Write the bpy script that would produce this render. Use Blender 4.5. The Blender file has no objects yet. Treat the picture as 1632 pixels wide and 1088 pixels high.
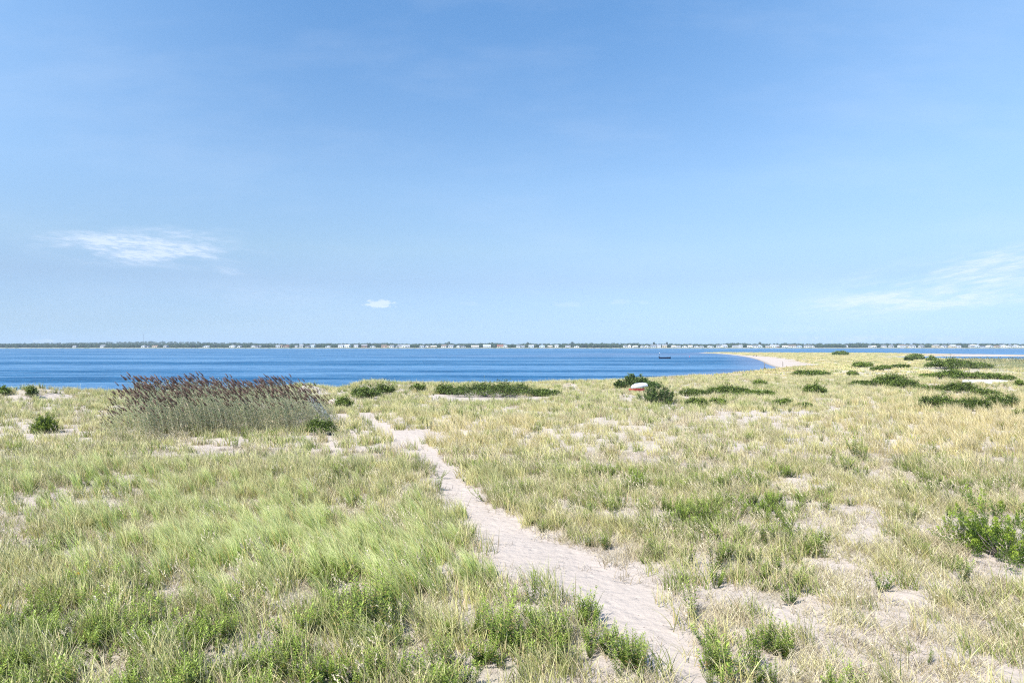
import bpy, bmesh, math, random
import numpy as np
from mathutils import Vector, Matrix, Euler
R = math.radians
rng = np.random.default_rng(7)
random.seed(7)
S = bpy.context.scene
COL = S.collection

# ------------------------------------------------------------------ camera, sky, sun, exposure
F = 1088.0; CX, HY, CZ = 816.0, 550.5, 6.3          # focal length in photo pixels, horizon row, eye height
cam = bpy.data.cameras.new("camera"); cam.sensor_width = 36; cam.lens = 24.0
cam.clip_start = 0.1; cam.clip_end = 30000
co = bpy.data.objects.new("camera", cam); COL.objects.link(co)
co.location = (0, 0, CZ); co.rotation_euler = (R(90) + math.atan2(HY - 544.0, F), 0, 0)
S.camera = co
S.view_settings.view_transform = 'Standard'; S.view_settings.look = 'None'
S.view_settings.exposure = 0.97; S.view_settings.gamma = 1
S.cycles.use_denoising = False; S.cycles.filter_width = 1.1; S.cycles.max_bounces = 6; S.cycles.sample_clamp_indirect = 4; S.cycles.transparent_max_bounces = 8; S.cycles.volume_bounces = 0

SUN_EL, SUN_AZ = 50.0, 222.0      # azimuth of the sun, clockwise from +Y (the view direction)
sd = bpy.data.lights.new("sun", 'SUN'); sd.energy = 4.2; sd.angle = R(0.53); sd.color = (1, .955, .89)
so = bpy.data.objects.new("sun", sd); COL.objects.link(so)
tosun = Vector((math.sin(R(SUN_AZ)) * math.cos(R(SUN_EL)), math.cos(R(SUN_AZ)) * math.cos(R(SUN_EL)), math.sin(R(SUN_EL))))
so.rotation_euler = tosun.to_track_quat('Z', 'Y').to_euler(); so.location = (0, -20, 60)

W = bpy.data.worlds.new("World"); S.world = W; W.use_nodes = True

class NT:
    """small helper round a node tree"""
    def __init__(s, t): s.t = t; s.n = t.nodes; s.l = t.links
    def new(s, typ, ins=None, **kw):
        n = s.n.new(typ)
        for k, v in kw.items(): setattr(n, k, v)
        for k, v in (ins or {}).items(): s.put(n.inputs[k], v)
        return n
    def put(s, sock, v):
        if isinstance(v, bpy.types.NodeSocket): s.l.new(v, sock)
        else: sock.default_value = v
    def m(s, op, a, b=0.0, c=0.0):
        n = s.n.new('ShaderNodeMath'); n.operation = op
        for i, v in enumerate((a, b, c)): s.put(n.inputs[i], v)
        return n.outputs[0]
    def mix(s, f, a, b, blend='MIX'):
        n = s.n.new('ShaderNodeMix'); n.data_type = 'RGBA'; n.blend_type = blend
        s.put(n.inputs[0], f); s.put(n.inputs[6], a if isinstance(a, bpy.types.NodeSocket) else (*a, 1)[:4])
        s.put(n.inputs[7], b if isinstance(b, bpy.types.NodeSocket) else (*b, 1)[:4]); return n.outputs[2]
    def noise(s, vec, scale, detail=4, rough=.55, out=0):
        n = s.n.new('ShaderNodeTexNoise'); s.put(n.inputs['Scale'], scale); n.inputs['Detail'].default_value = detail
        n.inputs['Roughness'].default_value = rough
        if vec is not None: s.l.new(vec, n.inputs['Vector'])
        return n.outputs[out]
    def ramp(s, f, stops):
        n = s.n.new('ShaderNodeValToRGB'); s.put(n.inputs[0], f)
        e = n.color_ramp.elements
        while len(e) < len(stops): e.new(.5)
        for i, (p, c) in enumerate(stops):
            e[i].position = p; e[i].color = (*c, 1) if len(c) == 3 else c
        return n.outputs[0]
    def rng(s, v, a, b, c=0.0, d=1.0, smooth=True):
        n = s.n.new('ShaderNodeMapRange'); n.interpolation_type = 'SMOOTHSTEP' if smooth else 'LINEAR'
        for i, x in enumerate((v, a, b, c, d)): s.put(n.inputs[i], x)
        return n.outputs[0]
    def xyz(s, x, y, z):
        n = s.n.new('ShaderNodeCombineXYZ')
        for i, v in enumerate((x, y, z)): s.put(n.inputs[i], v)
        return n.outputs[0]

def build_world():
    t = NT(W.node_tree); t.n.clear()
    sky = t.new('ShaderNodeTexSky', sky_type='NISHITA'); sky.sun_disc = False
    sky.sun_elevation = R(SUN_EL); sky.sun_rotation = R(SUN_AZ); sky.altitude = 0
    sky.air_density = 1.0; sky.dust_density = 0.25; sky.ozone_density = 1.6
    tc = t.new('ShaderNodeTexCoord'); sp = t.new('ShaderNodeSeparateXYZ', {0: tc.outputs['Generated']})
    x, y, z = sp.outputs
    ys = t.m('MAXIMUM', y, .05)
    u = t.m('DIVIDE', x, ys); v = t.m('DIVIDE', z, ys)          # bearing and height of a direction
    front = t.rng(y, .1, .3)
    def cloud(pc, ext, slope, amp, nscale, lo, hi, stretch=5.0):
        uc, vc = (pc[0] - CX) / F, (HY - pc[1]) / F
        ru, rv = ext[0] / F, ext[1] / F
        du = t.m('SUBTRACT', u, uc); dv = t.m('SUBTRACT', t.m('SUBTRACT', v, vc), t.m('MULTIPLY', du, slope))
        a = t.m('POWER', t.m('ABSOLUTE', t.m('DIVIDE', du, ru)), 2.0)
        b = t.m('POWER', t.m('ABSOLUTE', t.m('DIVIDE', dv, rv)), 2.0)
        r = t.m('SQRT', t.m('ADD', a, b))
        f = t.rng(r, 1.0, 0.15)
        if ext[1] < 12 and ext[0] < 40:      # small fair-weather puffs
            n = t.noise(t.xyz(du, t.m('MULTIPLY', dv, 1.8), pc[0]), 95, 5, .65)
            return t.m('MULTIPLY', t.m('MULTIPLY', t.rng(t.m('ADD', r, t.m('MULTIPLY', t.m('SUBTRACT', n, .5), 2.6)), 1.0, .35), amp * .55), front)
        n1 = t.rng(t.noise(t.xyz(du, t.m('MULTIPLY', dv, stretch * .5), pc[0] * .013), nscale, 5, .6), .34, .60)
        n2 = t.rng(t.noise(t.xyz(t.m('ADD', du, t.m('MULTIPLY', dv, 2.0)), t.m('MULTIPLY', dv, stretch * .6), 3.1), nscale * 3.6, 7, .72), .34, .68)
        return t.m('MULTIPLY', t.m('MULTIPLY', t.m('MULTIPLY', f, n1), t.m('ADD', t.m('MULTIPLY', n2, .8), .2)), t.m('MULTIPLY', front, amp * 1.25))
        n = t.m('ADD', t.m('MULTIPLY', t.noise(t.xyz(du, t.m('MULTIPLY', dv, stretch), pc[0] * .013), nscale, 7, .62), .68), t.m('MULTIPLY', t.noise(t.xyz(t.m('ADD', du, t.m('MULTIPLY', dv, 1.5)), t.m('MULTIPLY', dv, 3.0), 3.1), nscale * 3.5, 6, .7), .32))
        k = t.rng(t.m('MULTIPLY', n, t.m('ADD', t.m('MULTIPLY', f, .7), .45)), lo, hi)
        return t.m('MULTIPLY', t.m('MULTIPLY', k, amp), t.m('MULTIPLY', f, front))
    cs = [cloud((225, 396), (235, 38), -.05, 1.1, 10, .36, .66, 9),
          cloud((290, 372), (130, 18), -.03, .45, 14, .36, .66, 9),
          cloud((375, 432), (50, 10), -.05, .35, 30, .38, .62),
          cloud((420, 470), (190, 26), -.03, .12, 24, .40, .62, 8),
          cloud((1560, 440), (380, 60), .19, .9, 6, .28, .68, 11),
          cloud((1480, 478), (320, 24), .05, .85, 9, .32, .60, 9),
          cloud((1260, 524), (90, 9), .0, .35, 30, .36, .55, 6),
          cloud((1400, 540), (260, 8), .0, 1.0, 42, .36, .55, 3),
          cloud((604, 484), (26, 8), .0, 1.7, 40, .24, .46, 2.5),
          cloud((70, 544), (26, 5), .0, 1.1, 60, .3, .5, 2),
          cloud((748, 484), (24, 4), .0, .2, 60, .3, .5, 3),
          cloud((905, 485), (32, 5), .0, .3, 50, .3, .5, 3),
          cloud((988, 481), (20, 5), .0, .35, 60, .3, .5, 3),
          cloud((1026, 482), (14, 4), .0, .25, 60, .3, .5, 3)]
    tot = cs[0]
    for c in cs[1:]: tot = t.m('ADD', tot, c)
    veil = t.noise(t.xyz(t.m('MULTIPLY', u, 1.0), t.m('MULTIPLY', v, 3.5), 0), 2.6, 6, .6)
    veil = t.m('MULTIPLY', t.rng(veil, .42, .75), .12); cloudy = tot
    tot = t.m('MINIMUM', t.m('ADD', tot, veil), .85)
    grade = t.ramp(t.m('MULTIPLY', t.m('MAXIMUM', z, 0.0), 2.0), [(.01, (.36, .555, .97)), (.065, (.385, .515, .82)), (.184, (.50, .555, .71)), (.274, (.64, .685, .74)),
                    (.45, (.76, .845, .90)), (.90, (.66, .95, 1.12))])       # clear dry air: less yellow murk low down than the model sky
    hs = t.new('ShaderNodeVectorMath', {0: sky.outputs[0], 1: grade}, operation='MULTIPLY')
    side = t.m('MULTIPLY', t.m('MULTIPLY', t.rng(t.m('ABSOLUTE', t.m('ADD', u, .05)), .15, .85), t.rng(v, 0.05, .4)), .30)
    lum = t.new('ShaderNodeRGBToBW', {0: hs.outputs[0]})
    lum2 = t.m('ADD', t.m('MULTIPLY', lum.outputs[0], .35), 3.6)
    cc = t.new('ShaderNodeVectorMath', operation='SCALE'); t.put(cc.inputs[0], (.88, 1.02, 1.25)); t.put(cc.inputs['Scale'], lum2)
    sc2 = t.new('ShaderNodeVectorMath', operation='SCALE'); t.put(sc2.inputs[0], (.62, .99, 1.52)); t.put(sc2.inputs['Scale'], lum2)
    base = t.mix(side, hs.outputs[0], sc2.outputs[0])
    mixc = t.new('ShaderNodeMix', data_type='RGBA')
    t.put(mixc.inputs[0], tot); t.put(mixc.inputs[6], base); t.put(mixc.inputs[7], cc.outputs[0])
    bg = t.new('ShaderNodeBackground', {'Color': mixc.outputs[2], 'Strength': 0.10})
    out = t.new('ShaderNodeOutputWorld'); t.l.new(bg.outputs[0], out.inputs[0])
build_world()

# ------------------------------------------------------------------ helpers
def tag(o, label=None, cat=None, group=None, kind=None):
    if label: o['label'] = label
    if cat: o['category'] = cat
    if group: o['group'] = group
    if kind: o['kind'] = kind
    return o

def link(name, me, mat=None, parent=None, loc=None, rz=None):
    o = bpy.data.objects.new(name, me)
    if mat is not None and me is not None and not me.materials:
        for m_ in (mat if isinstance(mat, (list, tuple)) else [mat]): me.materials.append(m_)
    COL.objects.link(o)
    if parent: o.parent = parent
    if loc is not None: o.location = loc
    if rz is not None: o.rotation_euler = (0, 0, rz)
    return o

def empty(name, loc, rz=0):
    o = bpy.data.objects.new(name, None); o.empty_display_size = .2
    COL.objects.link(o); o.location = loc; o.rotation_euler = (0, 0, rz); return o

def amesh(name, V, Q, attrs=None, smooth=False):
    """mesh from numpy arrays: V (n,3), Q (m,4) quads or (m,3) triangles"""
    V = np.asarray(V, np.float32); Q = np.asarray(Q, np.int32); k = Q.shape[1]
    me = bpy.data.meshes.new(name)
    me.vertices.add(len(V)); me.vertices.foreach_set('co', V.ravel())
    me.loops.add(Q.size); me.loops.foreach_set('vertex_index', Q.ravel())
    me.polygons.add(len(Q)); me.polygons.foreach_set('loop_start', np.arange(len(Q), dtype=np.int32) * k)
    me.update(calc_edges=True)
    if smooth: me.polygons.foreach_set('use_smooth', np.ones(len(Q), bool))
    for an, av in (attrs or {}).items():
        at = me.attributes.new(an, 'FLOAT', 'POINT'); at.data.foreach_set('value', np.asarray(av, np.float32))
    me.validate(); return me

def hsh(i, j, s):
    n = (i * 374761393 + j * 668265263 + s * 1442695041) & 0xffffffff
    n = ((n ^ (n >> 13)) * 1274126177) & 0xffffffff
    return ((n ^ (n >> 16)) & 0xffff) / 65535.0
def vnoise(x, y, s=0):
    x = np.asarray(x, float); y = np.asarray(y, float)
    i = np.floor(x).astype(np.int64); j = np.floor(y).astype(np.int64); fx = x - i; fy = y - j
    fx = fx * fx * (3 - 2 * fx); fy = fy * fy * (3 - 2 * fy)
    a = hsh(i, j, s); b = hsh(i + 1, j, s); c = hsh(i, j + 1, s); d = hsh(i + 1, j + 1, s)
    return (a * (1 - fx) + b * fx) * (1 - fy) + (c * (1 - fx) + d * fx) * fy
def fbm(x, y, s=0, o=4):
    r = 0; a = .5; t_ = 0
    for k in range(o): r = r + a * vnoise(x * 2 ** k, y * 2 ** k, s + k * 17); t_ += a; a *= .5
    return r / t_
def sstep(a, b, x):
    t_ = np.clip((x - a) / (b - a), 0, 1); return t_ * t_ * (3 - 2 * t_)

# ------------------------------------------------------------------ plan of the land
# shoreline of the dune land and spit, in metres (X right, Y away from the camera); z = 0 contour
LAND = np.array([(-700, -300), (-700, 40), (-300, 52), (-120, 62), (-62, 68), (-43, 72), (-30, 79), (-21, 85), (-8, 90), (4, 95),
                 (14, 103), (23, 111), (32, 123), (42, 138), (53, 155), (64, 172), (74, 188), (78, 205), (87, 235), (98, 269), (110, 308),
                 (122, 351), (132, 391), (141, 431), (149, 470), (156, 508), (160, 548), (158, 585), (170, 612), (200, 600),
                 (250, 575), (320, 545), (335, 515), (330, 480), (350, 458), (420, 452), (600, 448), (900, 440), (900, 405), (600, 402),
                 (420, 398), (300, 394), (245, 392), (215, 384), (204, 366), (203, 340), (210, 312), (226, 292), (250, 280), (330, 268), (500, 258),
                 (900, 245), (900, -300)], float)
def sdist(X, Y):
    """signed distance to the shoreline, positive on land"""
    X = np.asarray(X, float); Y = np.asarray(Y, float)
    best = np.full(X.shape, 1e9); ins = np.zeros(X.shape, bool)
    n = len(LAND)
    for i in range(n):
        ax, ay = LAND[i]; bx, by = LAND[(i + 1) % n]
        dx, dy = bx - ax, by - ay
        t_ = np.clip(((X - ax) * dx + (Y - ay) * dy) / (dx * dx + dy * dy), 0, 1)
        best = np.minimum(best, np.hypot(X - ax - t_ * dx, Y - ay - t_ * dy))
        c = ((ay > Y) != (by > Y))
        if by != ay: ins ^= c & (X < (bx - ax) * (Y - ay) / (by - ay) + ax)
    return np.where(ins, best, -best)

def flat(px, py, z=1.7):
    Y = (CZ - z) * F / (py - HY); return (px - CX) / F * Y, Y
MOUNDS = []      # (x, y, rx, ry, h)
for px, Y, rx, ry, h in [(500, 67, 2.2, 3.5, .62), (470, 64, 3, 3, .35), (582, 72, 3.2, 4, .50), (640, 76, 6, 4, .25), (541, 72, 1.4, 9, -.55),
                         (40, 57, 2.2, 3, .62), (95, 60, 3, 3, .15), (10, 56, 3, 3, .25), (150, 61, 5, 4, .3), (780, 72, 6, 4, .30), (30, 50, 4, 5, .2),
                         (1015, 80, 3, 3, .3), (1430, 80, 5, 4, .5), (1400, 140, 12, 9, .5), (1540, 130, 14, 8, .4), (1550, 96, 7, 4, .5),
                         (960, 40, 7, 4, .2), (1250, 44, 9, 5, .22), (1300, 24, 4, 3, .16), (450, 24, 4, 2.5, .22), (200, 17, 3, 2, .15)]:
    MOUNDS.append(((px - CX) / F * Y, Y, rx, ry, h))
def height(X, Y, d=None):
    if d is None: d = sdist(X, Y)
    far = sstep(100, 230, Y)
    plat = 1.7 * (1 - far) + 1.05 * far
    beachw = 11 + 12 * sstep(160, 210, Y)
    bar = sstep(380, 400, Y) * sstep(300, 360, X)            # low sand bar off to the right
    plat = plat * (1 - .62 * bar)
    lagoon = sstep(185, 235, Y) * sstep(120, 165, X)
    plat = plat * (1 - .55 * lagoon)
    land = plat * sstep(-1.5, beachw, d) - .02
    z = np.where(d > -1.5, land, -.02) - np.clip(-d - 1, 0, 30) * .06
    und = (fbm(X / 9, Y / 9, 3) - .5) * .42 + (fbm(X / 2.2, Y / 2.2, 9, 3) - .5) * .13
    z = z + und * sstep(3, 14, d)
    for mx, my, rx, ry, h in MOUNDS:
        z = z + h * np.exp(-((X - mx) / rx) ** 2 - ((Y - my) / ry) ** 2)
    return z
def h1(x, y): return float(height(np.array([x]), np.array([y]))[0])
_YS = np.concatenate([np.arange(6, 60, .05), np.arange(60, 200, .2), np.arange(200, 700, .5)])
def hit(px, py):
    """where the line of sight through a photo pixel meets the ground"""
    X = (px - CX) / F * _YS; zr = CZ - (py - HY) / F * _YS
    k = np.argmax(np.maximum(height(X, _YS), 0) >= zr)
    return float(X[k]), float(_YS[k]), max(0.0, h1(X[k], _YS[k]))

# the sandy footpath: rows of (photo row, left edge, right edge) laid down on the ground
PATH = [(1120, 1090, 1180), (1088, 1048, 1140), (1040, 1010, 1125), (1000, 968, 1108), (960, 915, 1085), (925, 850, 1050), (900, 800, 1000), (880, 785, 955),
        (850, 752, 885), (820, 722, 835), (800, 706, 795), (770, 690, 757), (740, 672, 728), (715, 645, 692), (700, 626, 664), (690, 606, 641),
        (675, 582, 613), (662, 574, 602), (656, 574, 592), (650, 564, 584), (642, 560, 585), (636, 550, 568), (630, 544, 548), (624, 540, 542)]
_py = np.array([flat(0, r[0])[1] for r in PATH]); _pl = np.array([flat(r[1], r[0])[0] for r in PATH]); _pr = np.array([flat(r[2], r[0])[0] for r in PATH])
def path_mask(X, Y, soft=.35):
    w = (fbm(X / 1.1, Y / 1.1, 41, 3) - .5) * 1.0 * np.clip(Y / 20, .5, 1.0)
    l = np.interp(Y, _py, _pl) + w; r = np.interp(Y, _py, _pr) + (fbm(X / 1.1, Y / 1.1, 77, 3) - .5) * 1.0 * np.clip(Y / 20, .5, 1.0)
    m = np.minimum(sstep(-soft, soft, X - l), sstep(-soft, soft, r - X))
    return m * (Y < 74) * (Y > 6) * (1 - .35 * sstep(46, 49, Y))

def ell(px, py, rx, ry, a=1.0):
    x, y = flat(px, py); _, y0 = flat(px, py + ry); _, y1 = flat(px, max(py - ry, 556)); return (x, y, rx / F * y, max(.3, (y1 - y0) / 2), a)
BARE = [ell(*e) for e in [(1290, 663, 60, 4, .9), (1380, 666, 45, 3, .9), (1440, 630, 55, 4, .6), (1610, 621, 40, 5, .9), (1002, 634, 30, 6, .8),
        (1085, 649, 50, 4, .7), (800, 660, 45, 6, .65), (40, 700, 60, 12, .55), (20, 731, 50, 5, .5), (12, 632, 30, 4, 1), (96, 632, 16, 4, .8), (575, 663, 50, 6, .4),
        (1240, 815, 70, 22, .6), (1210, 715, 60, 14, .55), (1480, 775, 50, 16, .6), (1580, 838, 60, 14, .75), (60, 925, 60, 18, .55), (25, 960, 30, 18, .4),
        (400, 975, 50, 16, .45), (250, 1015, 40, 18, .4), (1270, 985, 35, 30, .7), (1120, 930, 90, 30, .75), (1060, 905, 90, 26, .7), (980, 860, 60, 14, .5),
        (700, 850, 34, 26, .55), (760, 900, 60, 26, .6), (620, 760, 50, 14, .4), (640, 990, 36, 12, .3), (1180, 1060, 50, 34, .7), (900, 715, 70, 8, .45),
        (860, 690, 60, 6, .5), (1330, 900, 40, 20, .4), (1590, 990, 30, 26, .5), (420, 800, 50, 10, .35), (150, 870, 40, 14, .5), (1000, 700, 60, 8, .4),
        (1540, 735, 40, 8, .45), (1410, 765, 80, 6, .5), (1160, 745, 60, 7, .35)]]
def bare(X, Y):
    b = np.zeros(np.shape(X))
    wx = (fbm(X / 2.5, Y / 2.5, 5) - .5) * 1.3; wy = (fbm(X / 2.5, Y / 2.5, 6) - .5) * 1.3
    for x, y, rx, ry, a in BARE:
        q = ((X - x) / rx + wx) ** 2 + ((Y - y) / ry + wy) ** 2
        b = np.maximum(b, a * sstep(1.5, .45, q))
    return b
# shrubs: photo column and foot row, width, top row
SHRUBS = [(785, 634, 175, 611, 'wide dark green shrub mat on the crest right of the path'),
          (715, 629, 50, 615, 'small dark shrub joined to the left end of the wide crest mat'),
          (870, 632, 60, 622, 'low thin shrub trailing off the right end of the wide crest mat'),
          (1110, 632, 60, 622, 'dark green mat just right of the cedar bush'),
          (1165, 630, 80, 617, 'highest hump of the dark shrub strip right of the cedar bush'),
          (1215, 632, 50, 622, 'right end of the dark shrub strip beyond the cedar bush'),
          (1112, 650, 40, 635, 'bright green low shrub below the dark strip near the cedar bush'),
          (1148, 645, 34, 637, 'olive green shrub right of the bright low one'),
          (1252, 647, 36, 637, 'small dark shrub on the slope below the round bush'),
          (1284, 651, 30, 644, 'thin trailing shrub at the edge of the bare sand'),
          (1303, 630, 40, 613, 'round bright green bush standing alone in dry grass'),
          (1300, 600, 66, 592, 'flat dark shrub mat in the meadow behind the round bush'),
          (1213, 616, 24, 607, 'sparse little shrub in the grass beyond the shrub strip'),
          (1361, 600, 16, 593, 'tiny shrub right of the flat dark mat'),
          (1380, 585, 34, 579, 'small dark mat far out on the spit'),
          (1413, 588, 24, 584, 'thin dark shrub on the spit right of the small mat'),
          (1400, 591, 22, 587, 'thin dark shrub on the spit below the small mat'),
          (1440, 586, 30, 582.5, 'thin dark shrub on the spit at the right of its row'),
          (1342, 566, 26, 562, 'dark low shrub at the far edge of the spit'),
          (1385, 615, 56, 609, 'low left skirt of the domed dark shrub'),
          (1425, 617, 62, 599, 'domed dark green shrub with grey twigs below'),
          (1450, 619, 46, 606, 'right shoulder of the domed dark shrub'),
          (1492, 624, 60, 615, 'pale twiggy shrub between the domed shrub and the next mat'),
          (1463, 573, 30, 567, 'dark shrub before the sand bar and lagoon'),
          (1487, 576, 14, 570, 'small upright shrub right of the one before the lagoon'),
          (1450, 575, 12, 571, 'tiny shrub left of the one before the lagoon'),
          (1530, 588, 90, 574.5, 'broad shrub mound in front of the lagoon reeds'),
          (1570, 588, 40, 580, 'low right tail of the mound before the lagoon reeds'),
          (1490, 602, 36, 597, 'flat left wing of the mound behind the white hull'),
          (1530, 605, 62, 591, 'tall part of the green mound behind the white hull'),
          (1580, 606, 62, 596, 'green mound directly behind the middle of the white hull'),
          (1612, 607, 26, 600, 'shrub at the right tip of the white hull'),
          (1540, 627, 60, 611, 'dark shrub hump in front of the left tip of the white hull'),
          (1580, 636, 56, 622, 'shrub mat below the white hull at the right'),
          (1515, 655, 80, 631, 'large green shrub mat lowest in the right group'),
          (1475, 654, 40, 645, 'low left edge of the lowest shrub mat at the right'),
          (1560, 656, 66, 636, 'shrub right of the lowest green mat'),
          (1608, 650, 50, 629, 'dark shrub near the right frame edge'),
          (1630, 670, 24, 655, 'shrub cut by the right frame edge above the golden grass'),
          (1628, 618, 14, 607, 'dark shrub at the right frame edge beside the bare sand'),
          (508, 694, 58, 670, 'dark green shrub at the right foot of the reed bed'),
          (4, 631, 16, 618, 'green bush on the crest at the left frame edge'),
          (48, 634, 18, 617, 'dark tufted bush on the sandy crest left of the reed bed'),
          (582, 636, 52, 616, 'green bush on the crest beside the gap to the water'),
          (612, 630, 34, 613, 'small green bush second from the gap on the crest'),
          (665, 625, 26, 613, 'small green bush third from the gap on the crest'),
          (545, 652, 30, 633, 'green shrub in the hollow between path end and reed bed')]
CEDARS = [(1055, 645, 58, 608, 'dense green cedar bush right of the white dinghy', 1.3, 3.2), (1018, 618, 46, 594, 'blue green cedar bush on the crest behind the white dinghy', 1.2, 3),
          (992, 620, 24, 606, 'small cedar at the left of the one behind the dinghy', 1.0, 1.6), (1038, 620, 36, 606, 'low olive cedar between the two large cedar bushes', 1.0, 2),
          (1632, 905, 150, 812, 'bright tipped cedar bush cut by the right frame edge', 1.1, 1.8),
          (62, 692, 40, 656, 'bright tipped spiky green bush in the grass left of the reed bed', 1.0, 1.6),
          (1575, 880, 46, 842, 'low bright tipped cedar sprigs left of the bush at the right frame edge', 1.0, 1.0)]
def foot(px, by, w, depth=None):
    x, y = flat(px, by); W_ = w / F * y; D_ = depth or min(W_ * .8, 7); return x, y + D_ * .35, W_, D_
def shrub_mask(X, Y):
    m_ = np.zeros(np.shape(X))
    for x, y, w, d in FOOT: m_ = np.maximum(m_, sstep(1.05, .55, ((X - x) / (w * .52)) ** 2 + ((Y - y + d * .22) / (d * .75)) ** 2))
    return m_
FOOT = [foot(a[0], a[1], a[2]) for a in SHRUBS] + [foot(a[0], a[1], a[2], a[6]) for a in CEDARS]
def cover(X, Y, d=None):
    """0 bare sand .. 1 thick grass"""
    if d is None: d = sdist(X, Y)
    n = fbm(X / 3.2, Y / 3.2, 21) * .6 + fbm(X / .9, Y / .9, 22, 3) * .4
    c = .20 + .76 * sstep(.36, .60, n)
    c = c * (1 - bare(X, Y)) * (1 - path_mask(X, Y)) * (1 - shrub_mask(X, Y))
    c = np.maximum(c, .62 * sstep(17, 12.5, Y) * sstep(1020, 900, CX + F * X / np.maximum(Y, 5)) * (1 - path_mask(X, Y)) * (1 - .6 * bare(X, Y)))
    # grass starts some way up from the water; the beach inside the bend stays bare
    w = 4.5 + 6.5 * sstep(165, 185, Y) * (1 - sstep(320, 480, Y)) * sstep(150, 110, X - (Y - 200) * .4) + (fbm(X / 6, Y / 6, 31) - .5) * 5
    c = c * sstep(w, w + 3, d)
    barm = sstep(372, 380, Y) * sstep(215, 260, X - (Y - 400) * .5)
    return c * (1 - barm)

# ------------------------------------------------------------------ materials
def mat(name):
    m_ = bpy.data.materials.new(name); m_.use_nodes = True; t = NT(m_.node_tree); t.n.clear()
    out = t.new('ShaderNodeOutputMaterial'); return m_, t, out
def pbsdf(t, out, **kw):
    b = t.new('ShaderNodeBsdfPrincipled')
    for k, v in kw.items(): t.put(b.inputs[k.replace('_', ' ')], v)
    t.l.new(b.outputs[0], out.inputs[0]); return b
def simple(name, col, rough=.6, var=.12, scale=8, spec=.5):
    m_, t, out = mat(name); tc = t.new('ShaderNodeTexCoord')
    n = t.noise(tc.outputs['Object'], scale, 5)
    c = t.mix(n, tuple(v * (1 - var) for v in col), tuple(min(1, v * (1 + var)) for v in col))
    b = pbsdf(t, out, Base_Color=c, Roughness=rough); b.inputs['Specular IOR Level'].default_value = spec
    bp = t.new('ShaderNodeBump', {'Strength': .2, 'Distance': .01, 'Height': n}); t.l.new(bp.outputs[0], b.inputs['Normal'])
    return m_
def foliage(name, c0, c1, tip=None, trans=.35, rough=.5, patch=None, dead=None):
    """leaf material: per-plant random between two colours, a tip colour along each blade or out through each shrub, and slow drifts over the ground"""
    m_, t, out = mat(name)
    oi = t.new('ShaderNodeObjectInfo'); at = t.new('ShaderNodeAttribute', attribute_name='t'); ar = t.new('ShaderNodeAttribute', attribute_name='r')
    c = t.mix(ar.outputs['Fac'], c0, c1)
    if patch is not None:
        nz = t.noise(oi.outputs['Location'], .16, 3)
        k = t.rng(t.m('ADD', nz, t.m('MULTIPLY', t.m('SUBTRACT', oi.outputs['Random'], .5), .28)), .40, .62)
        c = t.mix(t.m('MULTIPLY', k, .8), c, patch)
    if dead is not None:
        c = t.mix(t.m('GREATER_THAN', ar.outputs['Fac'], .84), c, dead)
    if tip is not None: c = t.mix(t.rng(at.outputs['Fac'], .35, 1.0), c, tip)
    v = t.rng(oi.outputs['Random'], 0, 1, .78, 1.22, False)
    sc = t.new('ShaderNodeVectorMath', operation='SCALE'); t.put(sc.inputs[0], c); t.put(sc.inputs['Scale'], v)
    b = t.new('ShaderNodeBsdfPrincipled', {'Base Color': sc.outputs[0], 'Roughness': rough}); b.inputs['Specular IOR Level'].default_value = .35
    tr = t.new('ShaderNodeBsdfTranslucent', {'Color': sc.outputs[0]})
    mx = t.new('ShaderNodeMixShader', {0: trans}); t.l.new(b.outputs[0], mx.inputs[1]); t.l.new(tr.outputs[0], mx.inputs[2])
    t.l.new(mx.outputs[0], out.inputs[0]); return m_

M = {}
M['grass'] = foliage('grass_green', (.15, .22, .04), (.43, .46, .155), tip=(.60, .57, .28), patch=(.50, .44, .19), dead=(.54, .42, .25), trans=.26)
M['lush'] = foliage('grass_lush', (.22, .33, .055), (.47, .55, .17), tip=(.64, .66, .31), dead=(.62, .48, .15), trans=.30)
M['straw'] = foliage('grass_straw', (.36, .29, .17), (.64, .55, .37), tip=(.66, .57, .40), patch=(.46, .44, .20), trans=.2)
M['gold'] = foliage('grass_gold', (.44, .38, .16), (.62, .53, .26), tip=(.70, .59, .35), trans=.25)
M['thatch'] = foliage('thatch', (.24, .19, .12), (.58, .50, .34), trans=.15)
M['litter'] = foliage('litter', (.20, .16, .12), (.50, .44, .35), trans=.05)
M['weed'] = foliage('weed_leaf', (.050, .095, .012), (.19, .27, .035), tip=(.32, .42, .07), trans=.22, dead=(.42, .30, .12))
M['stem'] = simple('plant_stem', (.20, .20, .08), .7)
M['shrub'] = foliage('shrub_leaf', (.026, .046, .007), (.085, .125, .016), tip=(.15, .21, .028), trans=.10, rough=.45)  # outer leaves lightened: sunlit tops painted into the leaf colour
M['cedar'] = foliage('cedar_leaf', (.025, .055, .015), (.075, .12, .028), tip=(.14, .21, .05), trans=.1)
M['cedar_near'] = foliage('cedar_leaf_bright', (.035, .075, .012), (.13, .20, .02), tip=(.27, .35, .045), trans=.15)
M['bark'] = simple('bark', (.22, .19, .16), .9, .3, 14)
M['reedleaf'] = foliage('reed_leaf', (.075, .12, .04), (.28, .345, .165), tip=(.46, .45, .31), trans=.18, dead=(.50, .42, .27))
M['reedstem'] = foliage('reed_stem', (.44, .40, .25), (.58, .52, .36), trans=.05)
M['plume'] = foliage('reed_plume', (.075, .038, .034), (.17, .095, .075), tip=(.25, .165, .13), trans=.2, rough=.9)
M['plume_dry'] = foliage('reed_plume_dry', (.22, .15, .12), (.36, .27, .21), tip=(.42, .33, .26), trans=.2, rough=.9)
M['wood_far'] = foliage('far_tree_leaf', (.022, .055, .022), (.095, .14, .05), trans=.1)

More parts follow.
